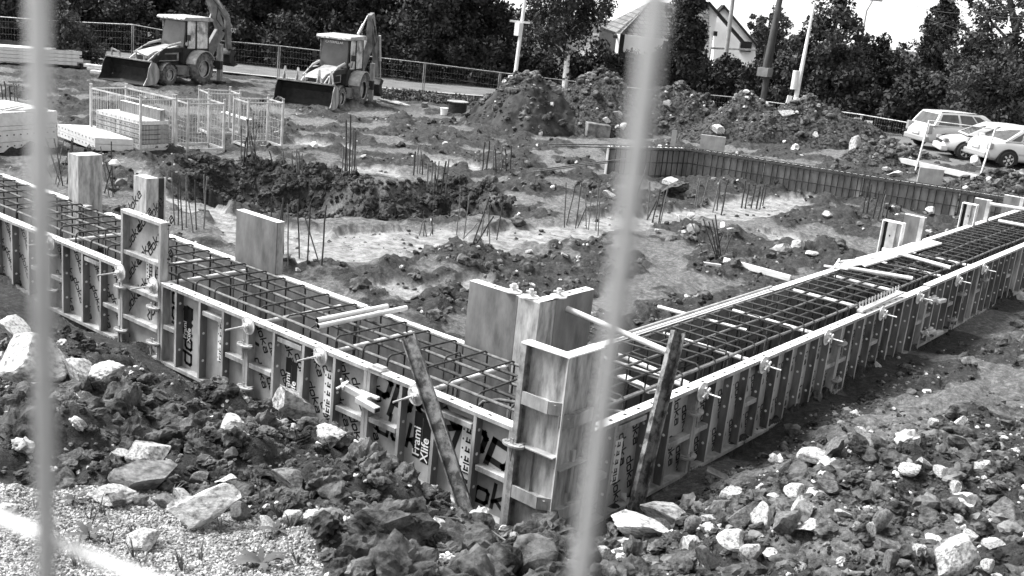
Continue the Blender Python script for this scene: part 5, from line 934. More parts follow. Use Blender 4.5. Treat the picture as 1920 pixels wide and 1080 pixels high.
# ------------------------------------------------------------------ cars
def car(loc, rz, L, Wd, H, label, style, paint):
    p = empty('parked_car', loc, rz, label, 'car', 'cars parked by the road'); h = L/2
    # half profile stations: x, z_bottom, z_belt, half width bottom, half width belt
    T = style == 'wagon'; belt = .62*H
    xs = np.array([-h, -h+.08, -h+.35, -h+1.1, -.3, h-1.4, h-.5, h-.12, h]); zb = np.array([.36, .28, .24, .22, .2, .2, .22, .28, .36])*1.0
    zt = {'wagon': [.62, .80, .98, .98, .95, .92, .80, .66, .52], 'sedan': [.62, .86, .98, .96, .92, .90, .78, .64, .5], 'hatch': [.6, .82, .95, .95, .92, .9, .82, .68, .52]}[style]; zt = np.array(zt)*H/1.45
    hw = np.array([.70, .82, .93, 1, 1, 1, .95, .84, .66])*Wd/2
    vs = []; fs = []; n = 12
    for x, b, t_, w in zip(xs, zb, zt, hw):
        sec = [(0, b), (w*.8, b), (w*.97, b+.1), (w, b+.3*(t_-b)), (w*1.0, b+.55*(t_-b)), (w*.965, b+.85*(t_-b)), (w*.9, t_-.01), (w*.55, t_+.02), (0, t_+.03)]
        sec += [(-a, z) for a, z in sec[1:-1][::-1]]; vs += [(x, a, z) for a, z in sec]; n = len(sec)
    for i in range(len(xs)-1):
        for k in range(n): fs.append((i*n+k, (i+1)*n+k, (i+1)*n+(k+1) % n, i*n+(k+1) % n))
    fs += [tuple(range(n)), tuple(range((len(xs)-1)*n, len(xs)*n))[::-1]]
    m = MB(); m.add(vs, fs, 0, True); b_ = m.build('body', paint, p); sb = b_.modifiers.new('s', 'SUBSURF'); sb.levels = sb.render_levels = 1
    # roof and pillars as a tapered cabin shell
    rx = {'wagon': (-h+.25, -h+.55, .35, 1.15), 'sedan': (-h+.62, -h+1.35, .30, 1.1), 'hatch': (-h+.2, -h+.75, .3, 1.1)}[style]; zb_ = .93*H/1.45
    lo = [(rx[0], Wd*.43), (rx[3], Wd*.43)]; up_ = [(rx[1], Wd*.35), (rx[2], Wd*.35)]; zr = H-.03
    def P(u, v, s):                     # u 0..1 rear to front, v 0..1 belt to roof
        x = (rx[0]*(1-v)+rx[1]*v)*(1-u)+(rx[3]*(1-v)+rx[2]*v)*u; y = Wd*(.445*(1-v)+.35*v); bulge = .03*math.sin(math.pi*v); return (x, s*(y+bulge), zb_+(zr-zb_)*v+.035*math.sin(math.pi*u)*v)
    m = MB(); NU, NV = 10, 4; vs = []; fs = []
    for i in range(NU+1):
        row = [P(i/NU, j/NV, 1) for j in range(NV+1)]+[P(i/NU, 1, s) for s in (.5, 0, -.5)]+[P(i/NU, j/NV, -1) for j in range(NV, -1, -1)]
        row = [(x, y, z+(.03 if k in (NV+1, NV+3) else .04 if k == NV+2 else 0)) for k, (x, y, z) in enumerate(row)]; vs += row; n = len(row)
    for i in range(NU):
        for k in range(n-1): fs.append((i*n+k, (i+1)*n+k, (i+1)*n+k+1, i*n+k+1))
    fs += [tuple(range(n)), tuple(range(NU*n, NU*n+n))[::-1]]; m.add(vs, fs, 0, False); cb = m.build('cabin', paint, p)
    def win(us, v0, v1, s, nm='side_window'):
        m = MB(); pts = [P(us[0], v0, s), P(us[1], v0, s), P(us[2], (v0+v1)/2, s), P(us[3], v1, s), P(us[4], v1, s), P(us[5], (v0+v1)/2, s)]
        m.add([(x, y+s*.012, z) for x, y, z in pts], [tuple(range(6))]); m.build(nm, M_CARG, p)
    cuts = {'wagon': ((.05, .36), (.40, .66), (.69, .94)), 'sedan': ((.06, .20), (.24, .56), (.60, .92)), 'hatch': ((.12, .44), (.49, .9))}[style]
    for s in (-1, 1):
        for k, (a, b) in enumerate(cuts):
            f_ = (style != 'wagon' and k == 0); l_ = k == len(cuts)-1
            win((a, b, b-(.05 if l_ else 0), b-(.12 if l_ else 0), a+(.08 if f_ else 0), a+(.0 if not f_ else .02)), .10, .88, s)
    def end(u, s):
        q = [P(u, .1, 1), P(u, .9, 1), P(u, .9, -1), P(u, .1, -1)]; q = [(x+s*.015, y*.88, z) for x, y, z in q]; MB().add(q, [(0, 1, 2, 3)]).build('windscreen' if s > 0 else 'rear_window', M_CARG, p)
    end(0, -1); end(1, 1)
    wr = .31; ax = (-h+.80, h-.85)
    for x in ax:
        for s in (-1, 1):
            wheel(p, (x, s*(Wd/2-.065), wr), wr, .19, s, .66, False, M_DARK, M_RIMD)
            m = MB()
            for k in range(6): a = k*math.pi/3+.3; m.obox((x+.05*math.cos(a), s*(Wd/2+.018), wr+.05*math.sin(a)), (x+.20*math.cos(a), s*(Wd/2+.014), wr+.20*math.sin(a)), .055, .02, 0, up=(0, 1, 0))
            m.disc((x, s*(Wd/2+.0), wr), (0, s, 0), .055, .03, 12); m.tube([(x+.205*math.cos(a), s*(Wd/2+.014), wr+.205*math.sin(a)) for a in np.linspace(0, 6.2832, 21)], .016, 6); m.build('hubcap', M_CARW, p)
            m = MB(); m.prism([(x+.38*math.cos(a), wr+.38*math.sin(a)) for a in np.linspace(-.35, math.pi+.35, 16)], (0, 0, 0), (1, 0, 0), (0, 0, 1), (0, 1, 0), s*(Wd/2-.16), s*(Wd/2-.004)+s*.006); m.build('wheel_arch', M_DARK, p)
    for s in (-1, 1):
        MB().box((-h+.03, s*Wd*.40-.10, .62), (-h+.22, s*Wd*.40+.07, .62+(.34 if style == 'wagon' else .22))).build('tail_light', M_LAMP, p, bevel=.03)
        MB().box((h-.22, s*Wd*.34-.16, .56), (h-.06, s*Wd*.34+.14, .70)).build('headlight', M_LAMP, p, bevel=.03)
        MB().box((.55, s*(Wd/2+.0)-.02, .93), (.72, s*(Wd/2+.12)+.02, 1.04)).build('mirror', paint, p, bevel=.02)
        MB().box((-.42, s*(Wd/2+.008)-.012, .76), (-.24, s*(Wd/2+.008)+.012, .80)).build('door_handle', M_MDARK, p)
        MB().box((-.52, s*(Wd/2+.0)-.006, .28), (-.505, s*(Wd/2)+.006, .9)).box((.42, s*(Wd/2)-.006, .28), (.435, s*(Wd/2)+.006, .9)).build('door_seam', M_DARK, p)
        MB().box((-h+1.15, s*(Wd/2+.004)-.008, .50), (h-1.2, s*(Wd/2+.004)+.008, .55)).build('side_strip', M_CARS, p)
        if style == 'wagon': MB().tube([(-h+.6, s*Wd*.33, H+.0), (.2, s*Wd*.33, H+.02)], .02, 6).build('roof_rail', M_MDARK, p)
    MB().box((-h-.04, -Wd*.42, .30), (-h+.2, Wd*.42, .52)).build('rear_bumper', M_CARS, p, bevel=.05); MB().box((h-.25, -Wd*.42, .24), (h+.03, Wd*.42, .46)).build('front_bumper', paint, p, bevel=.05)
    MB().box((-h-.052, -.26, .56 if style != 'sedan' else .60), (-h+.1, .26, .67 if style != 'sedan' else .71)).build('number_plate', M_PLATE, p)
    MB().box((h-.1, -.45, .50), (h-.02, .45, .60)).build('grille', M_DARK, p)
    return p
M_RIMD = mat('rim_shadow', .03, .06, .6)
hd = R(46); g = gz(1884, 319, 1.0); f = np.array([math.cos(hd), math.sin(hd), 0]); rt_ = np.array([math.sin(hd), -math.cos(hd), 0]); L_ = 4.2
c = g-rt_*(.80)+f*(L_/2-.80); car((c[0], c[1], 1.05), hd, L_, 1.72, 1.43, 'silver saloon cut by the right edge with a six spoke wheel', 'sedan', M_CARW)
hd = R(52); g = gz(1768, 288, .97); f = np.array([math.cos(hd), math.sin(hd), 0]); rt_ = np.array([math.sin(hd), -math.cos(hd), 0]); L_ = 4.3
c = g-rt_*(.78)+f*(L_/2-.85); car((c[0], c[1], 1.05), hd, L_, 1.7, 1.46, 'white station wagon parked behind the other two cars', 'wagon', M_CARW)
hd = R(-150); g = gz(1806, 304, .97); f = np.array([math.cos(hd), math.sin(hd), 0]); lf = np.array([-math.sin(hd), math.cos(hd), 0]); L_ = 3.8
c = g-lf*.74-f*(L_/2-.85); car((c[0], c[1], 1.05), hd, L_, 1.62, 1.38, 'white small car whose front shows between the wagon and the saloon', 'hatch', M_CARW)

# ------------------------------------------------------------------ site fence
def fence_panel(a, b, z0a, z0b, H, label, posts=(True, True), name='mesh_fence', group='mesh fence panels along the road'):
    A = Vector((a[0], a[1], z0a)); B = Vector((b[0], b[1], z0b)); t = empty(name, A, 0, label, 'mesh fence', group); D = B-A; L = D.length; d = D.normalized(); U = Vector((0, 0, 1))
    for s, q in ((posts[0], d*.04), (posts[1], D-d*.04)):
        if s: MB().tube([q, q+U*H], .024, 8).build('post', M_FRAME, t)
    MB().tube([U*H, D+U*H], .018, 8).build('top_rail', M_GALV, t); MB().tube([U*.12, D+U*.12], .017, 8).build('bottom_rail', M_CLAMP, t)
    m = MB(); n = int(L/.13)
    for k in range(1, n): p = D*(k/n); m.add([p+U*.12-d*.0018, p+U*.12+d*.0018, p+U*H+d*.0018, p+U*H-d*.0018], [(0, 1, 2, 3)])
    for z in np.arange(.35, H, .28): m.tube([U*z, D+U*z], .0025, 3, 0, False)
    m.build('wire_mesh', M_CLAMP, t); return t
FP = [(-60, 27), (118, 40), (249, 46), (410, 76), (524, 86), (797, 118), (938, 136), (1063, 151), (1220, 168), (1375, 182), (1531, 203), (1616, 215), (1738, 236)]
FD = [49, 49, 49, 49.5, 50, 51, 52, 52.5, 53, 53, 51, 49, 46]
FN = ['at the far left behind the shrub', 'between the shrub and the left digger', 'behind the left digger', 'between the two diggers', 'behind the right digger', 'right of the right digger', 'behind the white pail', 'left of the birch trunk', 'behind the second blurred wire', 'between the heaps and the flagpole', 'right of the flagpole with a small white sign', 'with two small white signs left of the wagon']
for k in range(len(FP)-1):
    a = at_depth(*FP[k], FD[k]); b = at_depth(*FP[k+1], FD[k+1]); za = H1(a[0], a[1]); zb = H1(b[0], b[1]); Ha = a[2]-za; Hb = b[2]-zb
    Hh = min(max((Ha+Hb)/2, 1.5), 2.1); fence_panel(a, b, a[2]-Hh, b[2]-Hh, Hh, 'fence panel '+FN[k])
for x_, y_, d_, lb in ((1512, 211, 50.5, 'long small white sign on the fence right of the flagpole'), (1606, 224, 48.8, 'square small white sign on the fence post'), (1627, 229, 48.5, 'long small white sign on the fence left of the wagon')):
    g = at_depth(x_, y_, d_)-_fw*.15; tag(MB().box((-.16, -.005, -.05), (.16, .005, .05)).build('small_sign', M_STICK, None, g, (0, 0, YAW-math.pi/2-.3)), lb, 'sign', 'small white signs on the fence')
for k, (a, b) in enumerate((((1742, 226), (1716, 322)), ((1866, 242), (1838, 330)))):      # nearer row, leaning panels by the cars
    B_ = gpt(*b); dep = float((B_-CAM)@_fw); A_ = at_depth(*a, dep+.3); tag(MB().tube([B_, A_], .03, 8).build('leaning_fence_post', M_GALV), ('left', 'right')[k]+' one of the two leaning fence posts before the cars', 'fence post', 'leaning fence posts before the cars')  # these tubes are the leaning fence posts
    if k == 0: keepA, keepB = A_, B_
    else:
        tag(MB().tube([keepA, A_], .02, 6).build('steel_rail', M_GALV), 'thin rail running between the leaning posts before the cars', 'rail'); C_ = at_depth(1960, 246, 30.); tag(MB().tube([A_, C_], .02, 6).build('steel_rail', M_GALV), 'thin rail running right from the right leaning post before the silver car', 'rail')
for k, (x_, y_) in enumerate(((525, 163), (796, 199), (938, 180))):
    g = gpt(x_, y_); tag(MB().box((-.3, -.12, -.02), (.3, .12, .14)).build('ballast_block', M_STONEG, None, g, (0, 0, YAW), bevel=.02), ('block foot of the fence between the diggers', 'block foot of the fence right of the right digger', 'block foot of the fence left of the dark cone')[k], 'fence foot', 'fence feet')

# near fence right before the camera
NF = R(127.70+65); fd = np.array([math.cos(NF), math.sin(NF), 0]); Pn = CAM+np.array([_fw[0], _fw[1], 0])*0
def near(px_, dep): return at_depth(px_, 540, dep)
p2 = near(1160, .27); t = empty('near_fence_panel', (p2[0], p2[1], p2[2]-1.9), 0, 'blurred wire fence panel right in front of the camera', 'mesh fence'); gz0 = p2[2]-1.9; hgt = 2.02
for k in range(-8, 9):
    if k == 0 or k == 1 or abs(k) > 1: q = fd*(.204*k); MB().tube([(q[0], q[1], .02), (q[0], q[1], hgt)], .0030 if k != 1 else .0037, 8).build('vertical_wire', M_GALV, t)
q = fd*(.204*-1); MB().tube([(q[0], q[1], .02), (q[0], q[1], hgt)], .0026, 8).build('vertical_wire', M_FRAME, t)
dn = ray(65, 1014); nn = np.array([fd[1], -fd[0], 0]); tt = ((p2-CAM)@nn)/(dn@nn); zc = (CAM+tt*dn)[2]-gz0
for k, z in enumerate([zc-1.35, zc-.9, zc-.45, zc, hgt-.03, .03]): z = float(z); a = fd*(.204*-8.3); b = fd*(.204*8.3); MB().tube([(a[0]+nn[0]*.004, a[1]+nn[1]*.004, z), (b[0]+nn[0]*.004, b[1]+nn[1]*.004, z)], .0021 if 0 < k < 4 else .01, 8).build('horizontal_wire', M_STICK if 0 < k < 4 else M_GALV, t)
for s in (-8.3, 8.3): q = fd*(.204*s); MB().tube([(q[0], q[1], 0), (q[0], q[1], hgt)], .019, 10).build('post', M_GALV, t)

# ------------------------------------------------------------------ road
def strip(name, pts, w, dz, m, kind='structure'):
    P = np.array(pts); n = 60; t = np.linspace(0, len(P)-1, n); i = np.minimum(t.astype(int), len(P)-2); f = (t-i)[:, None]; C_ = P[i]*(1-f)+P[i+1]*f
    T_ = np.gradient(C_, axis=0); T_ /= np.linalg.norm(T_, axis=1)[:, None]; N_ = np.stack([-T_[:, 1], T_[:, 0]], 1); V = []; cs = np.linspace(-.5, .5, 9)
    for c_ in cs: q = C_+N_*w*c_; V.append(np.c_[q, ground_h(q[:, 0], q[:, 1], False)])
    V = np.stack(V, 1); V[:, :, 2] = V[:, :, 2].mean(1, keepdims=True)*.6+V[:, :, 2]*.4+dz; k = len(cs); F = np.array([(a*k+b, (a+1)*k+b, (a+1)*k+b+1, a*k+b+1) for a in range(n-1) for b in range(k-1)])
    o = link(name, npmesh(name, V.reshape(-1, 3), F[:, ::-1], m, True)); tag(o, kind=kind); return o
RP = [at_depth(*a)[:2] for a in ((-300, 80, 57), (200, 120, 56), (760, 172, 56), (930, 195, 57), (1400, 245, 56), (1640, 274, 48), (1900, 310, 42), (2300, 360, 38))]
strip('road', RP, 5.0, .10, M_ROAD)
strip('kerb', [p-_fw[:2]*2.75 for p in RP], .25, .14, M_KERB)
V_ = [gz(1660, 292, 1.02), gz(1840, 334, 1.02), gz(2150, 392, 1.02), gz(2300, 330, 1.02), gz(1880, 275, 1.02), gz(1690, 262, 1.02)]
m = MB(); m.prism([(v[0], v[1]) for v in V_], (0, 0, 0), (1, 0, 0), (0, 1, 0), (0, 0, 1), .55, 1.045); tag(m.build('pavement', M_ROAD), kind='structure')
m = MB(); m.obox(V_[0]+np.array([0, 0, -.02]), V_[1]+np.array([0, 0, -.02]), .22, .16); m.obox(V_[1]+np.array([0, 0, -.02]), V_[2]+np.array([0, 0, -.02]), .22, .16); tag(m.build('kerb', M_KERB), kind='structure')

# ------------------------------------------------------------------ houses
def house_pt(px_, py_, d): return at_depth(px_, py_, d)
def quad_uv(mb, pts): pass
def roof_mesh(name, polys, m, parent, t=.18):
    me = bpy.data.meshes.new(name); vs = []; fs = []; uv = []
    for P_ in polys:
        P_ = [Vector(p) for p in P_]; o = P_[0]; ex = (P_[1]-P_[0]).normalized(); nrm = ex.cross(P_[-1]-P_[0]).normalized(); ey = nrm.cross(ex); n = len(vs)
        vs += P_; fs.append(tuple(range(n, n+len(P_)))); uv += [((p-o).dot(ex), (p-o).dot(ey)) for p in P_]
        dn_ = [p-Vector((0, 0, t)) for p in P_]; n2 = len(vs); vs += dn_; L = len(P_)
        for k in range(L): fs.append((n+k, n2+k, n2+(k+1) % L, n+(k+1) % L)); uv += [(0, 0)]*4
    me.from_pydata(vs, [], fs); l = me.uv_layers.new(name='UVMap')
    for i, u in enumerate(uv): l.data[i].uv = u
    me.materials.append(m); return link(name, me, parent)
D1 = 66.
H = empty('tiled_house', col_at(1190, D1, .5), 0, 'white house with tiled roof and dark side half hidden behind the birch', 'house'); o = Vector(H.location)
def hp(px_, py_, d): return Vector(at_depth(px_, py_, d))-o
e0, e1, e2 = hp(1125, 50, D1+6), hp(1163, 64, D1), hp(1330, 82, D1+5); r0, r1 = hp(1222, 2, D1+5), hp(1330, 14, D1+8)
roof_mesh('roof', [(e0, e1, r0), (e1+Vector((-.3, -.3, -.1)), e2, r1, r0)], M_ROOF, H)
def wallq(name, pts, m, parent, th=.3):
    P_ = [Vector(p) for p in pts]; n = (P_[1]-P_[0]).cross(P_[2]-P_[0]).normalized()*th; k = len(P_); return MB().add(P_+[p+n for p in P_], [tuple(range(k))[::-1], tuple(range(k, 2*k))]+[(i, (i+1) % k, k+(i+1) % k, k+i) for i in range(k)]).build(name, m, parent)
def down(p, z): return Vector((p[0], p[1], z-o[2]))
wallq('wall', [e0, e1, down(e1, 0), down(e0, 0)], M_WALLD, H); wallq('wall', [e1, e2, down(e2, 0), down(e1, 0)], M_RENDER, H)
wl = hp(1180, 95, D1); MB().box((0, 0, 0), (1.0, .1, 1.0)).build('window', M_WINDOW, H, wl+Vector((1.6, 1.2, -.2)), (0, 0, YAW-math.pi/2))
D2 = 74.
H = empty('white_gabled_house', col_at(1370, D2, .5), 0, 'white house with two steep pointed gables behind the bushes', 'house'); o = Vector(H.location)
g1 = [hp(1303, 24, D2), hp(1327, 7, D2), hp(1345, 28, D2), hp(1336, 75, D2), hp(1326, 125, D2), hp(1295, 125, D2)]; wallq('wall', g1, M_RENDER, H)
g2 = [hp(1345, 24, D2+3), hp(1356, 13, D2+3), hp(1375, 30, D2+3), hp(1416, 82, D2+3), hp(1418, 130, D2+3), hp(1330, 130, D2+3)]; wallq('wall', g2, M_RENDER, H)
g3 = [hp(1340, 42, D2+1.4), hp(1352, 40, D2+1.4), hp(1386, 74, D2+1.4), hp(1384, 130, D2+1.4), hp(1336, 130, D2+1.4)]; wallq('wall', g3, M_RENDER, H)
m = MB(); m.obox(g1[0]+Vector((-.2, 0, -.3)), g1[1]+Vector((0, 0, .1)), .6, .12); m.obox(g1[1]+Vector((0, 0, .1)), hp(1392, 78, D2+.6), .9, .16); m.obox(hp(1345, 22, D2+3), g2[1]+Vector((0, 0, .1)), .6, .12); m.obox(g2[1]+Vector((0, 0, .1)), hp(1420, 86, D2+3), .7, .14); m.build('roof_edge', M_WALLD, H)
m = MB(); m.obox(hp(1332, 90, D2-.4), hp(1418, 94, D2-.4), .3, .12); m.build('balcony_rail', M_FRAME, H)
MB().box((-.12, -.2, -.16), (.12, .2, .16)).build('window', M_WINDOW, H, hp(1341, 63, D2-.1), (0, 0, YAW-math.pi/2))
MB().box((-.4, -.2, -.35), (.4, .2, .35)).build('window', M_WINDOW, H, hp(1398, 87, D2+2.8), (0, 0, YAW-math.pi/2))
D3 = 95.; o = Vector((0, 0, 0)); a = hp(1095, 90, D3); H = empty('distant_house', (a[0], a[1], 0.3), 0, 'small pale distant house showing under the birch branches', 'house'); o = Vector(H.location)
P_ = [hp(1085, 95, D3), hp(1120, 95, D3), hp(1118, 160, D3), hp(1085, 160, D3)]; wallq('wall', P_, M_RENDER, H); roof_mesh('roof', [(hp(1080, 96, D3), hp(1124, 96, D3), hp(1122, 80, D3+3), hp(1088, 80, D3+3))], M_ROOF, H)

# ------------------------------------------------------------------ poles
def pole(bx_, by_, tx, ty, dep, r, m, label, r2=None, extra=None, group=None, name='light_pole'):
    b = at_depth(bx_, by_, dep); b[2] = min(b[2], H1(b[0], b[1])); tp = Vector(at_depth(tx, ty, dep)); d = tp-Vector(b); L = max(d.length*1.12+1.5, 6) if ty < 5 else d.length
    t = empty(name, b, 0, label, 'pole', group); MB().tube([(0, 0, -.2), d.normalized()*L], r, 10, 0, True, r2 or r*.75).build('shaft', m, t); return t, d.normalized()
t, d = pole(963, 152, 984, 0, 52, .10, M_POLE, 'white pole with a small box and a short cross arm left of the birch')
v = Vector(at_depth(972, 55, 52))-Vector(t.location); MB().box((-.14, -.14, -.3), (.14, .14, .3)).build('switch_box', M_POLE, t, v); v = Vector(at_depth(975, 41, 52))-Vector(t.location); MB().obox(v+Vector((-.4, -.3, 0)), v+Vector((.4, .3, 0)), .08, .1).build('cross_arm', M_POLE, t)
v = Vector(at_depth(963, 150, 52))-Vector(t.location); MB().box((-.2, -.2, -.4), (.2, .2, .2)).build('base_block', M_POLE, t, v)
t, d = pole(1487, 205, 1527, 5, 47, .13, M_POLE, 'slim white flagpole tapering up from two white boards', .05, name='flagpole')
v = Vector(at_depth(1484, 205, 47))-Vector(t.location); MB().box((-.32, -.04, -.3), (-.12, .04, .55)).box((.02, -.2, -.3), (.26, -.12, .55)).build('base_board', M_STICK, t, v, (0, .12, YAW-math.pi/2)); v = Vector(at_depth(1491, 150, 47))-Vector(t.location); MB().disc((0, 0, -.4), (0, 0, 1), .15, .8, 10).build('collar', M_POLE, t, v)
t, d = pole(1362, 112, 1374, 0, 70, .16, M_POLEG, 'grey concrete pole before the white gabled house')
t, d = pole(1596, 182, 1625, 20, 66, .08, M_POLEG, 'thin street lamp with a curved head over the trees on the right', .05, name='street_lamp')
v = Vector(at_depth(1625, 20, 66))-Vector(t.location); m = MB(); m.tube([v, v+Vector((.2, .1, .6)), Vector(at_depth(1634, 3, 66))-Vector(t.location)], .05, 8); m.build('arm', M_POLEG, t); w_ = Vector(at_depth(1643, 0, 66))-Vector(t.location); MB().box((-.4, -.15, -.07), (.35, .15, .05)).build('lamp_head', M_LAMP, t, w_, (0, 0, YAW-math.pi/2)); v = Vector(at_depth(1597, 166, 66))-Vector(t.location); MB().box((-.15, -.15, -.3), (.15, .15, .3)).build('switch_box', M_POLE, t, v)
t, d = pole(1438, 140, 1462, 0, 56, .17, M_POLED, 'dark wooden double pole before the bushes', name='utility_pole')
b = Vector(at_depth(1432, 142, 56)); tp = Vector(at_depth(1462, 0, 55.6)); dd = (tp-b); MB().tube([b-Vector(t.location), b-Vector(t.location)+dd*1.5], .16, 10).build('brace_shaft', M_POLED, t); MB().box((-.3, -.3, -.2), (.3, .3, .25)).build('concrete_foot', M_POLEG, t, Vector(at_depth(1434, 136, 56))-Vector(t.location))
for k, (a, b) in enumerate((((1780, 0, 40), (1990, 22, 34)), ((1740, 36, 44), (1990, 50, 36)), ((1700, 5, 60), (1960, 8, 30)))):
    A_, B_ = Vector(at_depth(*a)), Vector(at_depth(*b)); m = MB(); m.tube([A_.lerp(B_, s/8)-Vector((0, 0, .4*math.sin(math.pi*s/8))) for s in range(9)], .014, 5); tag(m.build('overhead_cable', M_DARK), ('upper', 'lower', 'highest')[k]+' overhead cable through the loose tree at the top right', 'cable', 'overhead cables')

# ------------------------------------------------------------------ foliage
def leaves(cs, rad, n, size, rg_, flat=1.0):
    cs = np.asarray(cs); k = rg_.integers(len(cs), size=n); rad = np.broadcast_to(rad, (len(cs),)); d = rg_.normal(size=(n, 3)); d /= np.linalg.norm(d, axis=1)[:, None]; r = rg_.random(n)**.45
    c = cs[k]+d*(r*rad[k])[:, None]*np.array([1, 1, flat]); a = rg_.normal(size=(n, 3)); a /= np.linalg.norm(a, axis=1)[:, None]; b = np.cross(a, rg_.normal(size=(n, 3))); b /= np.linalg.norm(b, axis=1)[:, None]
    s = size*(.45+rg_.random(n)**2*1.1)[:, None]; V = np.stack([c-a*s, c+b*s*.55, c+a*s, c-b*s*.55], 1).reshape(-1, 3); return V, np.arange(4*n).reshape(-1, 4)
def crown_pts(rx, rz, zc, n, rg_, kind):
    P_ = []
    while len(P_) < n:
        d = rg_.normal(size=3); d /= np.linalg.norm(d); r = rg_.uniform(.35, 1)**.6; p = d*r
        if kind == 'cone': w = 1-(p[2]+1)/2*.85; p[0] *= w; p[1] *= w
        P_.append((p[0]*rx, p[1]*rx, zc+p[2]*rz))
    return np.array(P_)
def tree(px_, dep, ztop, zlow, rx, label, m=M_LEAFD, nl=6000, ncl=60, crad=None, size=.16, kind='round', bark=M_BARK, seed=0, group='trees behind the road', cat='tree', name='leafy_tree', trunk=True, limbs=7, lean=(0, 0), trunk_r=.22):
    r_ = np.random.default_rng(seed); b = col_at(px_, dep, .3); b[2] = H1(b[0], b[1])-.1; t = empty(name, b, 0, label, cat, group); zc = (ztop+zlow)/2-b[2]; rz = (ztop-zlow)/2
    C_ = crown_pts(rx, rz, zc, ncl, r_, kind); V, F = leaves(C_, (crad or rx*.3)*r_.uniform(.4, 1.25, ncl), int(nl*1.5), size*.9, r_, .8); link('crown', npmesh('crown', V, F, m), t)
    if trunk:
        mb = MB(); top = Vector((lean[0], lean[1], zc+rz*.6)); mb.tube([Vector((0, 0, 0)), Vector((lean[0]*.2+.1, lean[1]*.2, zc*.5)), top], trunk_r, 8, 0, False, trunk_r*.25)
        for k in range(limbs):
            e = Vector(C_[r_.integers(ncl)]); s = Vector((lean[0]*.4, lean[1]*.4, zc-rz*r_.uniform(.2, .9))); s.z = max(s.z, .8); mb.tube([s, s.lerp(e, .5)+Vector((0, 0, .3)), e], trunk_r*.4, 6, 0, False, .03)
        mb.build('trunk', bark, t)
    return t
TL = [(-60, 58, 11, 1.2, 4.2, M_LEAFM, 'leafy tree at the upper left corner'), (60, 64, 12, 1.6, 4, M_LEAFD, 'dark tree between the left corner and the bare trunk'), (190, 66, 12, 2.5, 4.2, M_LEAFD, 'dark tree above the long pale pile'), (300, 68, 12, 1.8, 4, M_LEAFD, 'dark tree behind the cab of the left digger'), (430, 66, 12, 1.6, 3.8, M_LEAFM, 'tree right of the arm of the left digger'), (520, 68, 12, 1.5, 4, M_LEAFM, 'tree above the gap between the diggers'), (620, 66, 13, 1.5, 4, M_LEAFD, 'dark tree behind the arm of the right digger'), (720, 68, 13, 1.5, 3.8, M_LEAFM, 'tree right of the arm of the right digger'), (800, 64, 13, 1.3, 3.2, M_LEAFM, 'bushy tree above the fence post right of the diggers'), (890, 66, 9.4, 1.2, 3.6, M_LEAFD, 'dark rounded tree left of the white pole')]
for k, (px_, dp, zt_, zl, rx, m_, lb) in enumerate(TL): tree(px_, dp, zt_-4.5, .9, rx, lb, m_, 15000, 130, 1.0, .15, seed=k+1)
tree(1035, 58, 9.0, 2.5, 2.4, 'dark hanging birch crown right of the white pole', M_LEAFD, 8000, 70, .85, .12, bark=M_BIRCH, seed=31, name='birch_tree', trunk=False)
def birch():
    b = col_at(1059, 57, .3); b[2] = H1(b[0], b[1])-.1; t = empty('birch_tree', b, 0, 'birch with pale spotted trunk and hanging twigs', 'tree', 'trees behind the road'); T_ = lambda x, y, d=57: Vector(at_depth(x, y, d))-Vector(b)
    mb = MB(); mb.tube([Vector((0, 0, 0)), T_(1060, 150), T_(1065, 95), T_(1070, 40), T_(1085, -60)], .2, 10, 0, False, .08); mb.tube([T_(1063, 105), T_(1050, 88), T_(1032, 76)], .07, 6, 0, False, .03); mb.tube([T_(1068, 60), T_(1105, 30), T_(1150, 25)], .07, 6, 0, False, .02); mb.tube([T_(1070, 40), T_(1040, 10), T_(1020, -20)], .06, 6, 0, False, .02); mb.build('trunk', M_BIRCH, t)
    r_ = np.random.default_rng(4); cs = []
    for k in range(90):
        x = r_.uniform(985, 1150); y0 = r_.uniform(-80, 40 if x < 1110 else 15); L = r_.uniform(.6, 2.2) if x < 1100 else r_.uniform(.5, 1.3); p = T_(x, y0, 57+r_.uniform(-1.8, 1.8))
        for s in range(6): cs.append(p+Vector((r_.normal()*.08, r_.normal()*.08, -L*s/5)))
    V, F = leaves(np.array(cs), .26, 15000, .075, r_, 1.2); link('crown', npmesh('crown', V, F, M_LEAFM), t)
birch()
tree(1268, 57, 7.6, .8, 1.15, 'tall dark bushy tree between the blurred wire and the gables', M_LEAFD, 12000, 90, .75, .13, 'cone', seed=41, trunk=False); tree(1345, 60, 2.5, .3, 1.8, 'bush below the left gable of the white house', M_LEAFD, 6000, 60, .7, .12, seed=42, trunk=False); tree(1408, 60, 2.7, .3, 1.9, 'bush before the right gable of the white house', M_LEAFM, 6000, 60, .6, .12, seed=43, trunk=False)
tree(1424, 85, 6.4, 3.0, 1.6, 'small round tree far behind the right gable', M_LEAFM, 3500, 40, .5, .13, seed=44)
tree(1532, 57, 7.6, .6, 3.2, 'wide tree with pointed top behind the flagpole', M_LEAFM, 11000, 95, .55, .13, 'cone', seed=45)
tree(1605, 62, 5.2, .8, 2.0, 'lower dense tree right of the pointed one', M_LEAFD, 8000, 70, .7, .13, seed=46); tree(1475, 60, 4.4, .6, 1.2, 'narrow tree left of the flagpole behind the double pole', M_LEAFM, 5000, 50, .6, .12, seed=47)
tree(1728, 58, 7.6, .8, 2.2, 'dark conical tree above the station wagon', M_LEAFD, 9000, 80, .6, .13, 'cone', seed=48); tree(1680, 60, 3.7, .8, 1.5, 'small dark tree left of the dark conical one', M_LEAFD, 4500, 50, .5, .12, seed=49)
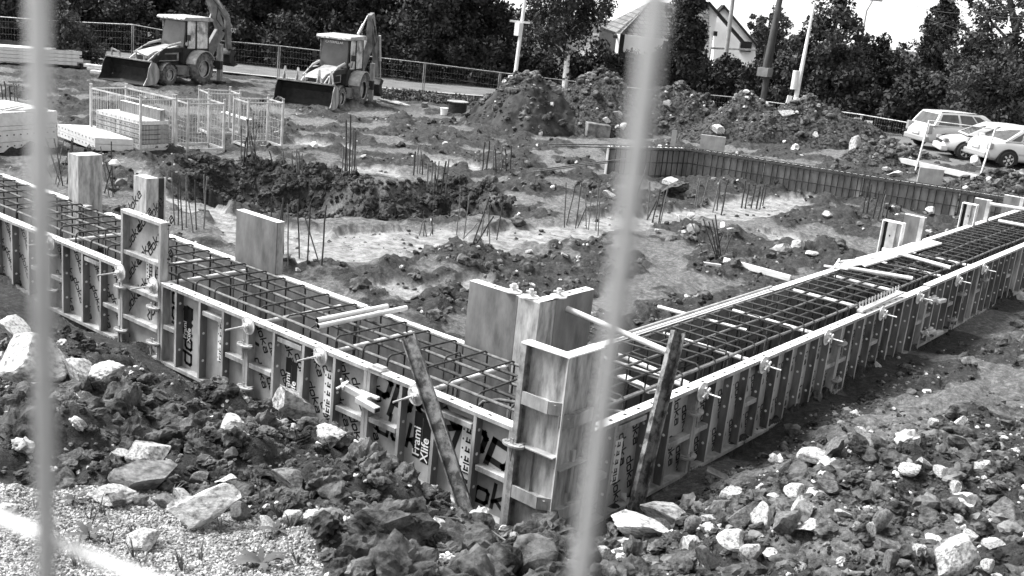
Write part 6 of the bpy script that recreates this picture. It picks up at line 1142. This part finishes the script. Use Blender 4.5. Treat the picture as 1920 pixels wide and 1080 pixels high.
def big_loose():
    b = col_at(1870, 46, .8); b[2] = H1(b[0], b[1])-.1; t = empty('loose_tree', b, 0, 'large tree with open branches filling the upper right corner', 'tree', 'trees behind the road'); T_ = lambda x, y, d=46: Vector(at_depth(x, y, d))-Vector(b); r_ = np.random.default_rng(8)
    mb = MB(); mb.tube([Vector((0, 0, 0)), T_(1890, 150), T_(1905, 60), T_(1888, -30)], .24, 10, 0, False, .12)
    ends = [((1900, 110), (1845, 75), (1765, 32)), ((1895, 80), (1858, 40), (1835, 0)), ((1900, 60), (1930, 10), (1950, -30)), ((1895, 130), (1850, 110), (1800, 105)), ((1888, 20), (1860, -10), (1800, -30)), ((1893, 160), (1840, 165), (1790, 180)), ((1905, 120), (1935, 100), (1960, 60))]; cs = []; rs = []
    for e in ends:
        P_ = [T_(*q, 46+r_.uniform(-1.5, 1.5)) for q in e]; mb.tube(P_, .075, 6, 0, False, .02)
        for k in range(13):
            s = r_.uniform(.15, 1.1); c_ = P_[0].lerp(P_[1], min(s*2, 1)) if s < .5 else P_[1].lerp(P_[2], (s-.5)*2); c2 = c_+Vector(r_.normal(size=3)*.42); mb.tube([c_, c2], .018, 4, 0, False, .008); cs.append(c2); rs.append(r_.uniform(.2, .5))
    mb.build('trunk', M_BARK, t); V, F = leaves(np.array(cs), np.array(rs), 9000, .085, r_, .8)
    for k in range(60): cs2 = 0
    lo = np.array([T_(r_.uniform(1795, 1990), r_.uniform(75, 215), 46+r_.uniform(-2, 2)) for _ in range(75)]); V2, F2 = leaves(lo, r_.uniform(.4, .8, 75), 15000, .10, r_); link('crown', npmesh('crown', np.r_[V, V2], np.r_[F, F2+len(V)], M_LEAFM), t)
big_loose()
def hedge(pts, dep, h, w, n, label, m, seed, size=.13):
    r_ = np.random.default_rng(seed); P_ = [col_at(x, d, .3) for x, d in pts]; cs = []; o = P_[0].copy(); o[2] = 0
    for a, b in zip(P_[:-1], P_[1:]):
        L = np.linalg.norm((b-a)[:2]); k = int(L*9)
        for _ in range(k): s = r_.random(); q = a*(1-s)+b*s; z0 = float(ground_h(np.array([q[0]]), np.array([q[1]]), False)[0]); cs.append((q[0]-o[0]+r_.uniform(-w, w)*.5, q[1]-o[1]+r_.uniform(-w, w)*.5, z0+r_.uniform(.1, 1)*h*r_.uniform(.75, 1.1)))
    V, F = leaves(np.array(cs), r_.uniform(.45, .9, len(cs)), n, size, r_, .9); t = link('hedge', npmesh('hedge', V, F, m), None, o); return tag(t, label, 'hedge')
hedge([(-120, 61), (300, 61), (650, 61), (960, 62)], 61, 2.5, 2.0, 75000, 'long dark hedge behind the road on the left half', M_LEAFD, 61)
hedge([(960, 62), (1180, 62), (1480, 60)], 61, 2.5, 2.0, 45000, 'dark hedge behind the heaps in the middle', M_LEAFD, 62)
hedge([(1470, 58), (1620, 55), (1800, 50), (2000, 46)], 58, 2.7, 2.2, 55000, 'dark hedge behind the cars on the right', M_LEAFD, 63)
tree(1165, 60, 2.7, .2, 1.6, 'dark bush below the dark side of the tiled house', M_LEAFD, 5000, 50, .6, .12, seed=81, trunk=False)
tree(1228, 60, 3.0, .2, 1.5, 'dark bush right of the white wall of the tiled house', M_LEAFD, 6000, 55, .6, .12, seed=82, trunk=False)
tree(128, 49.5, 2.55, .3, 1.15, 'light leafy shrub beside the fence at the left', M_LEAFL, 4500, 45, .35, .085, seed=71, cat='shrub', name='leafy_shrub', group=None, trunk_r=.05); tree(90, 50.5, 3.3, .6, 1.2, 'taller light shrub right beside the first blurred wire', M_LEAFL, 4200, 45, .4, .09, seed=72, cat='shrub', name='leafy_shrub', group=None, trunk_r=.05)
tree(178, 50, 1.2, .1, .6, 'low light shrub right of the leafy shrub', M_LEAFL, 1800, 25, .25, .07, seed=73, cat='shrub', name='leafy_shrub', group=None, trunk=False)
t, d = pole(176, 60, 176, -40, 63, .25, M_BARK, 'bare dark trunk at the top left behind the fence', name='bare_trunk'); t['category'] = 'tree trunk'
# low planting strip along the fence and grass
r_ = np.random.default_rng(90); xs = r_.uniform(715, 960, 3200); dd_ = r_.uniform(49, 52.5, 3200); P_ = np.array([col_at(a, b, .15) for a, b in zip(xs, dd_)]); P_[:, 2] = ground_h(P_[:, 0], P_[:, 1])+.12
V, F = leaves(P_, .16, 9000, .07, r_, .8); tag(link('ground_cover', npmesh('ground_cover', V, F, M_LEAFL)), kind='stuff')
def blades(n, px_rng, py_rng, z, h, name):
    V = []; F = []
    for _ in range(n):
        g = gpt(r_.uniform(*px_rng), r_.uniform(*py_rng)) if n < 60 else None
        for b in range(6):
            a = r_.uniform(0, 6.28); l = h*r_.uniform(.5, 1.2); d = np.array([math.cos(a), math.sin(a), 0]); s = np.array([-d[1], d[0], 0])*.004; p = g+d*.01; q = p+d*l*.3+np.array([0, 0, l*.6]); e = p+d*l*.8+np.array([0, 0, l*.8]); k = len(V); V += [p-s, p+s, q+s, q-s, e]; F += [(k, k+1, k+2, k+3), (k+3, k+2, k+4, k+4)]
    me = bpy.data.meshes.new(name); me.from_pydata([tuple(v) for v in V], [], [f if f[2] != f[3] else f[:3] for f in F]); me.materials.append(M_WEED); return tag(link(name, me), kind='stuff')
blades(40, (60, 560), (930, 1075), 1.8, .12, 'grass')
def weed(px_, py_, s, label, n=9, seed=1):
    q = np.random.default_rng(seed); g = gpt(px_, py_); t = empty('weed_plant', g, 0, label, 'weed', 'broad leaved weeds on the gravel')
    for k in range(n):
        a = 6.283*k/n+q.normal()*.3; l = s*q.uniform(.7, 1.2); w = l*.13; d = np.array([math.cos(a), math.sin(a), 0]); sd_ = np.array([-d[1], d[0], 0]); L = []; R_ = []
        for j in range(7): u = j/6; c_ = d*l*u*.9+np.array([0, 0, l*(.75*u-.55*u*u)+.01]); ww = w*math.sin(math.pi*min(1, .12+u*.88))*(1+.25*(-1)**j); L.append(c_+sd_*ww); R_.append(c_-sd_*ww+np.array([0, 0, .004]))
        m = MB(); V = L+R_; m.add(V, [(j, j+1, 7+j+1, 7+j) for j in range(6)], 0, True); m.build('leaf', M_WEED, t)
weed(490, 1060, .19, 'larger weed with jagged leaves at the bottom of the gravel', seed=3); weed(165, 1010, .16, 'small weed on the gravel right of the blurred wire', 7, seed=4); weed(520, 1000, .0 or .13, 'smallest weed at the foot of the earth bank', 6, seed=5); weed(140, 945, .12, 'thin weed on the gravel above the diagonal wire', 6, seed=6)
m = MB(); P_ = [gpt(a, b)+np.array([0, 0, c_]) for a, b, c_ in ((765, 1000, .02), (805, 985, .06), (850, 985, .05), (900, 995, .05), (940, 1018, .03), (975, 1045, .02))]; m.tube(P_, .012, 7, 0, True, .007); tag(m.build('dry_root', M_REBARL), 'thin pale root curving over the mud left of the corner post', 'root')
m = MB(); P_ = [gpt(a, b)+np.array([0, 0, c_]) for a, b, c_ in ((768, 1004, .02), (790, 990, .08), (805, 975, .14))]; m.tube(P_, .011, 7, 0, True, .006); tag(m.build('broken_twig', M_BARK), 'short dark twig crossing the pale root', 'twig')
for k, (a, b, s) in enumerate(((832, 918, .10), (866, 942, .09), (1172, 955, .10))):
    g = gpt(a, b)+np.array([0, 0, .03]); m = MB(); m.add([(0, 0, 0), (s, .02, .01), (s*1.1, .04, s*.6), (.02, .01, s*.9)], [(0, 1, 2, 3)]); m.add([(s*.4, 0, .0), (s*.9, -.05, .03), (s*.7, .02, s*.5)], [(0, 1, 2)]); tag(m.build('plastic_scrap', M_STICK, None, g, (0.3, .2, YAW-1.6+k)), ('white scrap on the crest left of the left channel', 'white scrap at the foot of the left channel', 'white scrap at the foot of the right channel')[k], 'scrap', 'white scraps')

hedge([(1380, 100), (1600, 100), (1800, 100)], 100, 3.6, 4, 14000, 'far dark tree line seen low between the right trees', M_LEAFD, 64, .25)
